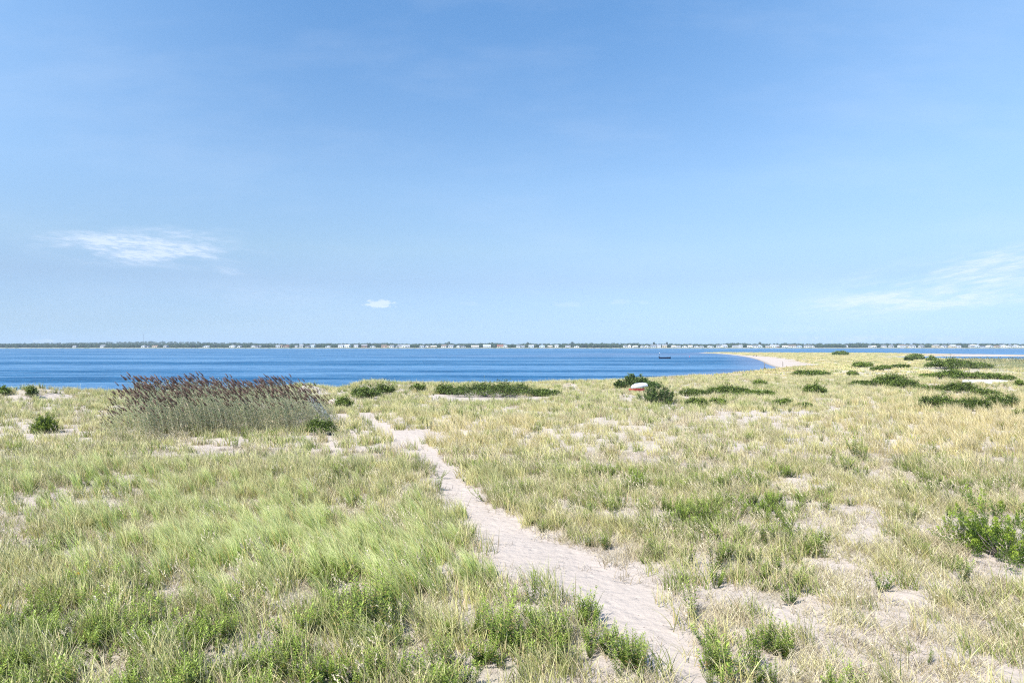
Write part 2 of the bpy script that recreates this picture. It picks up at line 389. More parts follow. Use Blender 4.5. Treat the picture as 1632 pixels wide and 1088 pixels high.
def sand_material():
    m_, t, out = mat('sand'); g = t.new('ShaderNodeNewGeometry'); P = g.outputs['Position']
    cov = t.new('ShaderNodeAttribute', attribute_name='cover').outputs['Fac']
    brn = t.new('ShaderNodeAttribute', attribute_name='brown').outputs['Fac']
    wet = t.new('ShaderNodeAttribute', attribute_name='wet').outputs['Fac']
    pth = t.new('ShaderNodeAttribute', attribute_name='path').outputs['Fac']
    n1 = t.noise(P, .7, 5); n2 = t.noise(P, 9, 5, .65); n3 = t.noise(P, 60, 4, .7); n4 = t.noise(P, 3.1, 4)
    sand = t.mix(n1, (.425, .36, .31), (.495, .43, .38))
    sand = t.mix(t.m('MULTIPLY', n3, .30), sand, (.34, .30, .26))
    # trodden hollows, darker crumbs of leaf and shell
    vo = t.new('ShaderNodeTexVoronoi', {'Vector': P, 'Scale': 9.0}); crumb = t.rng(vo.outputs['Distance'], .20, .10)
    pick = t.new('ShaderNodeSeparateColor', {0: vo.outputs['Color']})
    crumb = t.m('MULTIPLY', crumb, t.m('GREATER_THAN', pick.outputs[0], .82))
    sand = t.mix(t.m('MULTIPLY', crumb, .75), sand, (.13, .10, .08))
    lit = t.mix(n2, (.28, .245, .19), (.50, .45, .35))
    k = t.rng(t.m('ADD', cov, t.m('MULTIPLY', t.m('SUBTRACT', n2, .5), 1.1)), .25, .85)
    c = t.mix(t.m('MULTIPLY', k, .70), sand, lit)
    farg = t.mix(n4, (.40, .39, .19), (.50, .46, .25))
    dist = t.new('ShaderNodeSeparateXYZ', {0: P}).outputs[1]
    c = t.mix(t.m('MULTIPLY', t.rng(dist, 60, 160), t.m('MULTIPLY', cov, .8)), c, farg)
    c = t.mix(brn, c, t.mix(n2, (.30, .21, .10), (.42, .33, .17)))
    c = t.mix(wet, c, (.24, .21, .17))
    b = pbsdf(t, out, Base_Color=c, Roughness=.95); b.inputs['Specular IOR Level'].default_value = .15
    foot = t.new('ShaderNodeTexVoronoi', {'Vector': P, 'Scale': 3.6}, feature='SMOOTH_F1')
    h = t.m('ADD', t.m('ADD', t.m('MULTIPLY', n2, .22), t.m('MULTIPLY', n3, .07)), t.m('ADD', t.m('MULTIPLY', t.rng(foot.outputs['Distance'], .10, .42), .14), t.m('MULTIPLY', n4, .5)))
    bp = t.new('ShaderNodeBump', {'Strength': .85, 'Distance': .15, 'Height': h}); t.l.new(bp.outputs[0], b.inputs['Normal'])
    return m_
M['sand'] = sand_material()

# ------------------------------------------------------------------ terrain
def spaced(lo, hi, s0, grow, c=0.0):
    out = [c]; s = s0
    while out[-1] < hi: out.append(out[-1] + s); s *= grow
    neg = [c]; s = s0
    while neg[-1] > lo: neg.append(neg[-1] - s); s *= grow
    return np.array(sorted(set(neg + out)))
def terrain():
    ys = np.concatenate([np.array([-40, -30, -20, -14, -9, -5, -2, 1, 4]), np.arange(6, 30, .16), np.arange(30, 90, .35), np.arange(90, 210, 1.0), np.arange(210, 660, 2.5)])
    xs = spaced(-330, 880, .22, 1.0115)
    X, Y = np.meshgrid(xs, ys); sh = X.shape
    d = sdist(X.ravel(), Y.ravel()); Z = height(X.ravel(), Y.ravel(), d)
    c = cover(X.ravel(), Y.ravel(), d); Xr, Yr = X.ravel(), Y.ravel()
    Z = Z - .05 * path_mask(Xr, Yr, .6)
    brown = sstep(.52, .66, fbm(Xr / 14, Yr / 7, 51)) * sstep(6, 14, d) * sstep(150, 220, Yr) * (d < 45) * .8
    brown = np.maximum(brown, .7 * sstep(9, 5, np.abs(d - 8)) * sstep(90, 120, Yr) * sstep(172, 150, Yr))
    wet = sstep(2.2, .3, d) * (Xr < 200)
    n, m_ = sh; idx = np.arange(n * m_).reshape(sh)
    Q = np.stack([idx[:-1, :-1], idx[:-1, 1:], idx[1:, 1:], idx[1:, :-1]], -1).reshape(-1, 4)
    me = amesh('dune_ground', np.stack([Xr, Yr, Z], -1), Q, {'cover': c, 'brown': brown, 'wet': wet, 'path': path_mask(Xr, Yr)}, smooth=True)
    tag(link('ground', me, M['sand']), kind='structure')
terrain()

# ------------------------------------------------------------------ water
def water():
    m_, t, out = mat('bay_water'); g = t.new('ShaderNodeNewGeometry'); P = g.outputs['Position']
    shal_sheen = t.new('ShaderNodeAttribute', attribute_name='shallow_sheen').outputs['Fac']
    sp = t.new('ShaderNodeSeparateXYZ', {0: P}); x, y = sp.outputs[0], sp.outputs[1]
    band = t.noise(t.xyz(t.m('MULTIPLY', x, .12), y, 0), .028, 4, .6)       # cat's paws: long wind streaks
    band2 = t.noise(t.xyz(t.m('MULTIPLY', x, .25), y, 7), .12, 3, .6)
    wind = t.rng(t.m('ADD', t.m('MULTIPLY', band, .7), t.m('MULTIPLY', band2, .3)), .43, .57)
    w1 = t.noise(t.xyz(t.m('MULTIPLY', x, .5), y, 0), .8, 6, .72)
    wm = t.noise(t.xyz(t.m('MULTIPLY', x, .35), y, 11), .22, 5, .75)
    w2 = t.noise(t.xyz(t.m('MULTIPLY', x, .6), y, 3), .11, 3, .6)
    col = t.mix(wind, (.030, .125, .26), (.003, .060, .155))  # calm and ruffled streaks: difference in sky reflection painted into the colour
    chop = t.rng(t.m('ADD', t.m('MULTIPLY', w1, .5), t.m('MULTIPLY', wm, .5)), .40, .60)
    col = t.mix(t.m('MULTIPLY', chop, .75), col, t.mix(wind, (.12, .25, .40), (.03, .155, .31)))  # lighter wave faces painted into the colour, on top of the bump
    col = t.mix(t.m('MULTIPLY', shal_sheen, .6), col, (.15, .19, .29))  # tint of the shallows, also used for the painted sky sheen
    b = pbsdf(t, out, Base_Color=col, Roughness=.26, IOR=1.33)
    t.put(b.inputs['Specular IOR Level'], .24)
    h = t.m('ADD', t.m('ADD', t.m('MULTIPLY', w1, .75), t.m('MULTIPLY', w2, 1.2)), t.m('MULTIPLY', wm, 1.0))
    bp = t.new('ShaderNodeBump', {'Distance': .8, 'Height': h}); t.put(bp.inputs['Strength'], t.rng(wind, 0, 1, .6, 1.0))
    t.l.new(bp.outputs[0], b.inputs['Normal'])
    df = t.new('ShaderNodeBsdfDiffuse', {'Color': col}); t.l.new(bp.outputs[0], df.inputs['Normal'])      # light scattered back out of the water between facets turned to the viewer
    mx = t.new('ShaderNodeMixShader', {0: t.rng(t.m('ADD', t.m('MULTIPLY', wind, .5), t.m('MULTIPLY', chop, -.25)), -.25, .5, .16, .58)}); t.l.new(b.outputs[0], mx.inputs[1]); t.l.new(df.outputs[0], mx.inputs[2])
    t.l.new(mx.outputs[0], out.inputs[0])
    ys = np.concatenate([np.arange(50, 320, 2.5), np.arange(320, 700, 5), np.arange(700, 1500, 25), [1700, 2500, 5600]])
    xs = np.concatenate([[-5600, -3000, -1500, -800], np.arange(-400, 460, 5), [520, 600, 800, 1500, 3000, 5600]])
    X, Y = np.meshgrid(xs, ys); d = sdist(X.ravel(), Y.ravel())
    sh = sstep(16, 1, -d)
    tip = np.exp(-((X.ravel() - 105) / 70) ** 2 - ((Y.ravel() - 500) / 60) ** 2)
    sh = np.maximum(sh, tip * .9)
    sh = np.maximum(sh, .55 * np.exp(-((X.ravel() - 30) / 110) ** 2 - ((Y.ravel() - 420) / 45) ** 2))  # pale band: sky reflection on smoother water, painted in with the shallows tint
    idx = np.arange(X.size).reshape(X.shape)
    Q = np.stack([idx[:-1, :-1], idx[:-1, 1:], idx[1:, 1:], idx[1:, :-1]], -1).reshape(-1, 4)
    me = amesh('bay', np.stack([X.ravel(), Y.ravel(), np.zeros(X.size)], -1), Q, {'shallow_sheen': sh})
    tag(link('water', me, m_), kind='structure')
water()

# ------------------------------------------------------------------ far shore
SHORE_Y = 1440.0
def shore_y(x): return SHORE_Y + 22 * np.sin(np.asarray(x) / 260.0) + 14 * np.sin(np.asarray(x) / 97.0 + 1) + np.clip(np.abs(x) - 1300, 0, None) * -.15
def ridge(X, Y):
    """wooded hills behind the far shore"""
    px = CX + F * X / Y
    a = 12 * np.exp(-((px - 250) / 150) ** 2) + 3 * np.exp(-((px - 420) / 130) ** 2) + 1.5 * np.exp(-((px - 60) / 140) ** 2)
    a = a + 4 * np.exp(-((px - 610) / 90) ** 2) + 5 * np.exp(-((px - 760) / 25) ** 2) + 3 * fbm(px / 22, Y / 200, 3)
    return a
def far_shore():
    m_, t, out = mat('far_ground'); P = t.new('ShaderNodeNewGeometry').outputs['Position']
    z = t.new('ShaderNodeSeparateXYZ', {0: P}).outputs[2]; n = t.noise(P, .03, 5, .7); n2 = t.noise(P, .15, 4)
    c = t.mix(n, (.05, .085, .035), (.11, .14, .06))
    c = t.mix(t.m('MULTIPLY', t.rng(z, 1.1, .7), t.rng(n2, .38, .5)), c, t.mix(n2, (.36, .32, .26), (.50, .45, .38)))
    pbsdf(t, out, Base_Color=c, Roughness=.95)
    xs = np.arange(-3400, 3401, 20.0); rel = np.array([-6, 0, 4, 9, 15, 40, 90, 180, 320, 600, 900, 1200, 1500, 1700, 2000, 2600, 3600.])
    X, K = np.meshgrid(xs, rel); Y = shore_y(X) + K
    Z = np.interp(K, [-6, 0, 4, 9, 15, 40, 90], [-.6, 0, .8, 1.3, 2.0, 2.4, 3.0])
    Z = Z + ridge(X, Y) * sstep(300, 1600, K) * 1.0
    idx = np.arange(X.size).reshape(X.shape)
    Q = np.stack([idx[:-1, :-1], idx[:-1, 1:], idx[1:, 1:], idx[1:, :-1]], -1).reshape(-1, 4)
    tag(link('terrain', amesh('far_shore', np.stack([X.ravel(), Y.ravel(), Z.ravel()], -1), Q, smooth=True), m_), kind='structure')
far_shore()
def far_z(x, k): return float(np.interp(k, [-6, 0, 4, 9, 15, 40, 90], [-.6, 0, .8, 1.3, 2.0, 2.4, 3.0]) + ridge(np.array(x, float), np.array(shore_y(x) + k)) * sstep(300, 1600, k) * 1.0)

# ------------------------------------------------------------------ plant meshes
def blades(n, rad, h0, h1_, w, lean=(0, 0), spread=.35, seg=4, curl=.35, width_floor=0.0):
    """a tuft: n tapering blades rising from a disc and bending with the wind"""
    V, Q, T, RR = [], [], [], []; base = 0
    a = rng.uniform(0, 2 * math.pi, n); r = rad * np.sqrt(rng.uniform(0, 1, n))
    for i in range(n):
        p = np.array([r[i] * math.cos(a[i]), r[i] * math.sin(a[i]), -.03])
        L = rng.uniform(h0, h1_); az = rng.uniform(0, 2 * math.pi); sp = abs(rng.normal(0, spread))
        d0 = np.array([math.cos(az) * sp + lean[0] * .35, math.sin(az) * sp + lean[1] * .35, 1.0])
        d1 = np.array([math.cos(az) * (sp + curl) + lean[0] * 1.5, math.sin(az) * (sp + curl) + lean[1] * 1.5, .55 - .3 * rng.random()])
        fa = rng.uniform(0, math.pi); side = np.array([math.cos(fa), math.sin(fa), 0]); ww = w * rng.uniform(.7, 1.3); rr = rng.random()
        for s in range(seg + 1):
            f = s / seg; wd = ww * (1 - f ** 1.6) * .5 + .0004
            V.append(p + side * wd); V.append(p - side * wd); T += [f, f]; RR += [rr, rr]
            dd = d0 * (1 - f) + d1 * f; dd = dd / np.linalg.norm(dd); p = p + dd * L / seg
            if s < seg: b = base + 2 * s; Q.append((b, b + 1, b + 3, b + 2))
        base += 2 * (seg + 1)
    return amesh('tuft', V, Q, {'t': T, 'r': RR})

def leaf_quads(C, D, N, L, Wd, T, RR):
    """one kite-shaped leaf of two bent quads at each centre: base C, direction D, face normal N"""
    D = D / np.linalg.norm(D, axis=1, keepdims=True); Sd = np.cross(D, N); Sd /= np.linalg.norm(Sd, axis=1, keepdims=True) + 1e-9
    Nn = np.cross(Sd, D); L = np.asarray(L)[:, None]; Wd = np.asarray(Wd)[:, None]
    v0 = C; v1 = C + D * L * .45 + Sd * Wd * .5; v3 = C + D * L * .45 - Sd * Wd * .5; v2 = C + D * L - Nn * L * .12
    n = len(C); V = np.stack([v0, v1, v2, v3], 1).reshape(-1, 3); Q = np.arange(4 * n).reshape(-1, 4)
    return V, Q, np.repeat(T, 4), np.repeat(RR, 4)

def tube(pts, rads, k=5):
    """swept tube through points"""
    pts = [np.array(p, float) for p in pts]; V, Q = [], []
    for i, p in enumerate(pts):
        d = pts[min(i + 1, len(pts) - 1)] - pts[max(i - 1, 0)]; d = d / (np.linalg.norm(d) + 1e-9)
        a = np.cross(d, [0, 0, 1.0] if abs(d[2]) < .9 else [1.0, 0, 0]); a /= np.linalg.norm(a); b = np.cross(d, a)
        for j in range(k):
            an = 2 * math.pi * j / k; V.append(p + (a * math.cos(an) + b * math.sin(an)) * rads[i])
            if i < len(pts) - 1: Q.append((i * k + j, i * k + (j + 1) % k, (i + 1) * k + (j + 1) % k, (i + 1) * k + j))
    return np.array(V), np.array(Q)
def joined(parts):
    V, Q, o = [], [], 0
    for v, q in parts: V.append(v); Q.append(q + o); o += len(v)
    return np.concatenate(V), np.concatenate(Q)

def weed(hh=.55, ns=6, spread=.28, leafL=.085, leafW=.024, per=38):
    """upright leafy weed: (stem mesh, leaf mesh)"""
    tubes = []; C, D, N, T, LL = [], [], [], [], []
    for s in range(ns):
        az = rng.uniform(0, 2 * math.pi); sp = rng.uniform(.05, spread); H = hh * rng.uniform(.6, 1.1)
        b = np.array([math.cos(az) * .05, math.sin(az) * .05, -.02]); tip = b + np.array([math.cos(az) * sp - .05, math.sin(az) * sp, H])
        mid = (b + tip) / 2 + np.array([math.cos(az), math.sin(az), 0]) * sp * .25
        P = [(1 - f) ** 2 * b + 2 * f * (1 - f) * mid + f * f * tip for f in np.linspace(0, 1, 6)]
        tubes.append(tube(P, [.005, .0045, .004, .0035, .003, .002], 4))
        for i in range(per):
            f = .12 + .88 * (i + rng.random()) / per; p = (1 - f) ** 2 * b + 2 * f * (1 - f) * mid + f * f * tip
            la = i * 2.4 + rng.uniform(-.4, .4); up = rng.uniform(.35, .9) + .7 * (f > .9)
            C.append(p); D.append([math.cos(la), math.sin(la), up]); N.append([-math.cos(la) * .5, -math.sin(la) * .5, 1]); T.append(f); LL.append(leafL * (1.15 - .55 * f) * rng.uniform(.7, 1.2))
    sv, sq = joined(tubes)
    LL = np.array(LL); V, Q, T, RR = leaf_quads(np.array(C), np.array(D), np.array(N), LL, leafW * LL / leafL * 1.1, np.array(T), rng.random(len(C)))
    return amesh('weed_stem', sv, sq), amesh('weed_leaves', V, Q, {'t': T, 'r': RR})

def shrub_mesh(w, dp, h, n, leaf=.09, lumps=9, hollow=.35, flat_=.6):
    """low spreading shrub: leaves through an uneven pile of lobes; returns foliage and branches"""
    lobes = []
    for i in range(lumps):
        a = rng.uniform(0, 2 * math.pi); r = math.sqrt(rng.random()) * .72
        cx, cy = math.cos(a) * r * w / 2, math.sin(a) * r * dp / 2
        s = rng.uniform(.9, 1.5) / math.sqrt(lumps) * (1 - .25 * r); hz = h * rng.uniform(.6, 1.08) * (1 - .5 * r * r)
        lobes.append((cx, cy, hz * .62, w * s * .5, dp * s * .5, hz * .38))
    lobes.append((0, 0, h * .25, w * .46, dp * .46, h * .38))
    wgt = np.array([l[3] * l[4] for l in lobes]); wgt /= wgt.sum(); ch = rng.choice(len(lobes), n, p=wgt); lo = np.array(lobes)[ch]
    d = rng.normal(size=(n, 3)); d /= np.linalg.norm(d, axis=1, keepdims=True); d[:, 2] = np.abs(d[:, 2]) * 1.0 - .15
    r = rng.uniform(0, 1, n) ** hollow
    C = lo[:, :3] + d * r[:, None] * lo[:, 3:6]
    K = lumps * 5; sl = lo[rng.integers(0, n, K)]; sdv = rng.normal(size=(K, 3)); sdv[:, 2] = np.abs(sdv[:, 2]) + .2; sdv /= np.linalg.norm(sdv, axis=1, keepdims=True)
    sb = sl[:, :3] + sdv * sl[:, 3:6] * .9; sd_ = sdv * .7 + rng.normal(0, .3, (K, 3)) + [0, 0, .5]; sL = h * rng.uniform(.12, .34, K); q_ = 12
    f_ = rng.uniform(0, 1, (K, q_)); CS = (sb[:, None] + sd_[:, None] * (f_ * sL[:, None])[..., None]).reshape(-1, 3)
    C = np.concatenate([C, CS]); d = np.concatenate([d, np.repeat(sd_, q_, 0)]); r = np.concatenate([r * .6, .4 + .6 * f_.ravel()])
    # twiggy gaps: drop leaves where a 3-D cell pattern says so
    g = vnoise(C[:, 0] / (leaf * 3.2) + C[:, 2] * 3.1, C[:, 1] / (leaf * 3.2) + C[:, 2] * 2.3, 5); keep = (g > .30) & (C[:, 2] > .02); C = C[keep]; d = d[keep]; r = r[keep]
    C += rng.normal(0, leaf * .5, C.shape); n = len(C)
    N = d + rng.normal(0, .45, d.shape) + [0, 0, .5]; D = rng.normal(size=(n, 3)); D[:, 2] += .5
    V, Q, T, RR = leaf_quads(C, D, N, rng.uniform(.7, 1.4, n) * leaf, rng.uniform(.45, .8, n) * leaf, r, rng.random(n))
    tubes = []
    for i in range(9):
        l = lobes[i % len(lobes)]; tip = np.array(l[:3]) + [0, 0, l[5] * .5]
        tubes.append(tube([(l[0] * .2, l[1] * .2, -.05), (l[0] * .6, l[1] * .6, tip[2] * .45), tip], [.03 * h + .01, .02 * h + .006, .006], 5))
    return amesh('foliage', V, Q, {'t': T, 'r': RR}), amesh('branches', *joined(tubes))

def cedar_mesh(w, h, leaf=.05, near=False):
    """bushy cedar: many short leafy sprays growing out and up from an uneven heap of limbs"""
    C, D, N, T = [], [], [], []; tubes = []; ns = 105 if near else 190; per = 170 if near else 70
    for i in range(ns):
        az = rng.uniform(0, 2 * math.pi); e = math.asin(rng.uniform(.02, .98)); rr = rng.uniform(.35, 1.15 if near else .92) * (.8 + .35 * vnoise(math.cos(az) * 2 + 5, math.sin(az) * 2 + e * 2, 3))
        b = np.array([math.cos(az) * math.cos(e) * w / 2, math.sin(az) * math.cos(e) * w / 2, math.sin(e) * h * .82]) * rr
        dr = np.array([math.cos(az) * .6, math.sin(az) * .6, .55 + .5 * rng.random()]) + rng.normal(0, .25, 3); dr /= np.linalg.norm(dr)
        L = h * rng.uniform(.14, .34) if not near else h * rng.uniform(.22, .50)
        if i % 4 == 0: tubes.append(tube([(0, 0, 0), b * .6 + [0, 0, -.05 * h], b + dr * L * .8], [.02 + .012 * h, .012, .003], 4))
        f = rng.uniform(-.25, 1, per); P = b + dr * (f * L)[:, None]
        rad = L * .32 * (1.1 - np.clip(f, 0, 1)) ** .8
        off = rng.normal(size=(per, 3)); off /= np.linalg.norm(off, axis=1, keepdims=True)
        C.append(P + off * (rad * rng.uniform(.1, 1, per))[:, None]); D.append(dr * .8 + off * .8); N.append(off + [0, 0, .6]); T.append(np.clip(f, 0, 1))
    C = np.concatenate(C); D = np.concatenate(D); N = np.concatenate(N); T = np.concatenate(T); k = C[:, 2] > .02
    C, D, N, T = C[k], D[k], N[k], T[k]; n = len(C)
    V, Q, T, RR = leaf_quads(C, D, N, rng.uniform(.7, 1.4, n) * leaf, rng.uniform(.4, .7, n) * leaf, T, rng.random(n))
    return amesh('foliage', V, Q, {'t': T, 'r': RR}), amesh('branches', *joined(tubes))

def reed_mesh(H=2.6):
    """phragmites stalk with leaves, and its plume"""
    lean = rng.uniform(.16, .30) * H; ph = rng.uniform(-.2, .2); dx, dy = -math.cos(ph), math.sin(ph) * .6
    H *= rng.uniform(.78, 1.04); f = np.linspace(0, 1, 9); P = np.stack([dx * lean * f ** 1.9, dy * lean * f ** 1.9, H * f - .05], 1)
    sv, sq = tube(P, list(np.linspace(.007, .003, 9)), 4)
    V, Q = [sv], [sq]; T = [np.zeros(len(sv))]; RR = [np.full(len(sv), rng.random())]; o = len(sv)
    nst = len(sq)
    for i in range(13):
        g = .18 + .80 * i / 12; p = np.array([dx * lean * g ** 1.9, dy * lean * g ** 1.9, H * g]); az = math.pi + rng.uniform(-1.1, 1.1) + (math.pi if rng.random() < .18 else 0)
        L = rng.uniform(.30, .52); d = np.array([math.cos(az), math.sin(az), rng.uniform(.5, 1.2)]); d /= np.linalg.norm(d)
        side = np.cross(d, [0, 0, 1.0]); side /= np.linalg.norm(side); ww = rng.uniform(.028, .045); vv = []
        for s in range(5):
            h_ = s / 4; wd = ww * math.sin(math.pi * (.22 + .78 * h_)) * .5 + .001
            vv += [p + side * wd, p - side * wd]; d = d + np.array([-.18, 0, -.30]) * (.5 + h_); d /= np.linalg.norm(d); p = p + d * L / 4
        V.append(np.array(vv)); Q.append(np.array([(o + 2 * s, o + 2 * s + 1, o + 2 * s + 3, o + 2 * s + 2) for s in range(4)])); o += 10
        T.append(np.repeat(np.linspace(0, 1, 5), 2)); RR.append(np.full(10, rng.random()))
    me = amesh('reed', np.concatenate(V), np.concatenate(Q), {'t': np.concatenate(T), 'r': np.concatenate(RR)})
    me.materials.append(M['reedleaf']); me.materials.append(M['reedstem'])
    mi = np.zeros(len(me.polygons), np.int32); mi[:nst] = 1; me.polygons.foreach_set('material_index', mi)
    # plume
    top = P[-1]; td = P[-1] - P[-2]; td /= np.linalg.norm(td); n = 90; L = rng.uniform(.24, .36)
    g = rng.uniform(0, 1, n); ax = top + (td * g[:, None] + np.array([dx * .35, 0, -.12]) * (g ** 2)[:, None]) * L
    off = rng.normal(size=(n, 3)); off /= np.linalg.norm(off, axis=1, keepdims=True); rad = .055 * np.sin(np.pi * (.15 + .8 * g)) + .008
    C = ax + off * (rad * rng.uniform(0, .8, n))[:, None]; D = td + off * .5 + np.array([dx * .6, 0, -.1])
    v, q, t_, r_ = leaf_quads(C, D, off, rng.uniform(.05, .10, n), rng.uniform(.018, .034, n), g, rng.random(n))
    pm = amesh('plume', v, q, {'t': t_, 'r': r_}); return me, pm

# ------------------------------------------------------------------ scatter for what nobody could count
def protos(name, meshes, mats):
    c = bpy.data.collections.new(name)
    for i, me in enumerate(meshes):
        o = bpy.data.objects.new(name + '_%02d' % i, me)
        if not me.materials: me.materials.append(mats if not isinstance(mats, list) else mats[i])
        c.objects.link(o)
    return c
def scatter(name, X, Y, Z, rot, scl, coll, n_proto, kind_label=None):
    me = bpy.data.meshes.new(name); n = len(X)
    me.vertices.add(n); me.vertices.foreach_set('co', np.stack([X, Y, Z], -1).astype(np.float32).ravel())
    a = me.attributes.new('rot', 'FLOAT_VECTOR', 'POINT'); a.data.foreach_set('vector', np.asarray(rot, np.float32).ravel())
    a = me.attributes.new('scl', 'FLOAT', 'POINT'); a.data.foreach_set('value', np.asarray(scl, np.float32))
    a = me.attributes.new('pick', 'INT', 'POINT'); a.data.foreach_set('value', rng.integers(0, n_proto, n).astype(np.int32))
    o = link(name, me); g = bpy.data.node_groups.new(name, 'GeometryNodeTree')
    g.interface.new_socket('Geometry', in_out='INPUT', socket_type='NodeSocketGeometry'); g.interface.new_socket('Geometry', in_out='OUTPUT', socket_type='NodeSocketGeometry')
    gi = g.nodes.new('NodeGroupInput'); go = g.nodes.new('NodeGroupOutput'); ip = g.nodes.new('GeometryNodeInstanceOnPoints')
    ci = g.nodes.new('GeometryNodeCollectionInfo'); ci.inputs['Collection'].default_value = coll; ci.inputs['Separate Children'].default_value = True; ci.inputs['Reset Children'].default_value = True
    def na(nm, ty):
        k = g.nodes.new('GeometryNodeInputNamedAttribute'); k.data_type = ty; k.inputs['Name'].default_value = nm; return k.outputs['Attribute']
    L = g.links.new
    L(gi.outputs[0], ip.inputs['Points']); L(ci.outputs[0], ip.inputs['Instance']); ip.inputs['Pick Instance'].default_value = True
    L(na('pick', 'INT'), ip.inputs['Instance Index']); L(na('rot', 'FLOAT_VECTOR'), ip.inputs['Rotation']); L(na('scl', 'FLOAT'), ip.inputs['Scale']); L(ip.outputs[0], go.inputs[0])
    md = o.modifiers.new('scatter', 'NODES'); md.node_group = g
    tag(o, kind='stuff'); return o
def pick_points(n, y0, y1, margin=.80, power=1.0, xpad=1.5):
    """random ground points in the wedge the photograph could see (and a step either side)"""
    u = rng.random(n); Y = np.sqrt(y0 ** 2 + u * (y1 ** 2 - y0 ** 2)) if power == 1.0 else y0 * (y1 / y0) ** u
    X = rng.uniform(-1, 1, n) * (margin * Y + xpad); return X, Y
def zone(px, py, rx, ry, X, Y):
    PX = CX + F * X / Y; PY = HY + (CZ - 1.7) * F / Y
    return np.exp(-((PX - px) / rx) ** 2 - ((PY - py) / ry) ** 2)

print('protos')
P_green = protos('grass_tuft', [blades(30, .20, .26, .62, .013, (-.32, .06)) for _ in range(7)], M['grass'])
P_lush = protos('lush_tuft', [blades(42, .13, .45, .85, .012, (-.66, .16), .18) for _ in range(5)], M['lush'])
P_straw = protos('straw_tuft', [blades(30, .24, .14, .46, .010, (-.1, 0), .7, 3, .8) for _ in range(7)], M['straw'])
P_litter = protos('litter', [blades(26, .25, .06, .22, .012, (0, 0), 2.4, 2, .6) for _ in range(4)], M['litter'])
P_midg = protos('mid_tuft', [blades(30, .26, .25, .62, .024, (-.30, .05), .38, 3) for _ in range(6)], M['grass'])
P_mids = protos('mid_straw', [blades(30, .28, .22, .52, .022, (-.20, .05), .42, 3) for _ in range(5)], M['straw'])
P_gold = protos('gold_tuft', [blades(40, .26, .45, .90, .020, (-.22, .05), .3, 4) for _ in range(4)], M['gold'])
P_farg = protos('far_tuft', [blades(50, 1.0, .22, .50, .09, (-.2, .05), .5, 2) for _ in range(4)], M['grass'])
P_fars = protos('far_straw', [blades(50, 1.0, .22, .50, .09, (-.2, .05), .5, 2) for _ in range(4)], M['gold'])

def stalks(n=9):
    me = blades(n, .25, .45, .85, .006, (-.25, .05), .15, 4, .25); k = len(me.vertices); V = np.zeros(k * 3, np.float32); me.vertices.foreach_get('co', V); V = V.reshape(-1, 3)
    tips = V.reshape(n, 10, 3)[:, 8]; pre = V.reshape(n, 10, 3)[:, 6]; C, D = [], []
    for a, b in zip(pre, tips):
        for i in range(12): C.append(a + (b - a) * (.3 + .7 * i / 12) * 1.0); D.append((b - a) / np.linalg.norm(b - a) + rng.normal(0, .35, 3))
    v, q, t_, r_ = leaf_quads(np.array(C), np.array(D), rng.normal(size=(len(C), 3)), np.full(len(C), .035), np.full(len(C), .012), np.ones(len(C)), rng.random(len(C)))
    Q = np.zeros(len(me.polygons) * 4, np.int32); me.loops.foreach_get('vertex_index', Q)
    return amesh('stalks', np.concatenate([V, v]), np.concatenate([Q.reshape(-1, 4), q + k]), {'t': np.concatenate([np.full(k, .4), t_]), 'r': np.concatenate([np.full(k, .5), r_])})
P_stalk = protos('seed_stalks', [stalks() for _ in range(5)], M['straw'])
def sow(name, coll, npro, n, y0, y1, prob, s0=.75, s1=1.3, spin=.6, power=1.0, sink=0.0, margin=.80, clump=.75):
    wide = lambda q: (1.0 * q + 4.5) / (.80 * q + 1.5)
    n = int(n * wide((y0 + y1) * .5)); X, Y = pick_points(n, y0, y1, 1.0, power, 4.5); d = sdist(X, Y); p = prob(X, Y, cover(X, Y, d))
    k = rng.random(n) < p * (1 if y0 > 90 or clump < .1 else 1 - clump + clump * 1.9 * sstep(.42, .60, nz(X, Y, 71 + len(name), .55))); X, Y, d = X[k], Y[k], d[k]; Z = height(X, Y, d) - sink
    m_ = len(X); rot = np.stack([rng.normal(0, .06, m_), rng.normal(0, .06, m_), rng.uniform(-spin, spin, m_)], -1)
    print(name, m_); return scatter(name, X, Y, Z, rot, rng.uniform(s0, s1, m_), coll, npro)
def nz(X, Y, s, L): return fbm(X / L, Y / L, s, 3)
reedz = lambda X, Y: zone(350, 695, 190, 26, X, Y)
lushz = lambda X, Y: np.clip(zone(480, 860, 190, 46, X, Y) + zone(640, 930, 110, 50, X, Y) + zone(330, 910, 140, 40, X, Y) * .7 + zone(120, 790, 200, 40, X, Y) * .35, 0, 1)
goldz = lambda X, Y: np.clip(zone(1560, 690, 150, 42, X, Y) * 1.2 + .35 * zone(760, 700, 160, 30, X, Y), 0, 1)
leftness = lambda X, Y: sstep(300, -300, (CX + F * X / Y) - 900)
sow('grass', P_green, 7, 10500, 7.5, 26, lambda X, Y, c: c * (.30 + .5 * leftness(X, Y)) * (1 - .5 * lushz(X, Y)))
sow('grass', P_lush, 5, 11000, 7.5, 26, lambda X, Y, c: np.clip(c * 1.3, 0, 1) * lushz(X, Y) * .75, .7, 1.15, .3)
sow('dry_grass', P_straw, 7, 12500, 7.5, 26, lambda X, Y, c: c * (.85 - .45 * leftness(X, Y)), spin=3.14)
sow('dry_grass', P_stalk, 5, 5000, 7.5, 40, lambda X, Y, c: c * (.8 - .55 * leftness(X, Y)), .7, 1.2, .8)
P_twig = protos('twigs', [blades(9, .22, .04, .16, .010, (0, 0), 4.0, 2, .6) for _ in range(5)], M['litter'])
P_thatch = protos('thatch', [blades(34, .30, .10, .30, .008, (0, 0), 1.8, 3, .9) for _ in range(5)], M['thatch'])
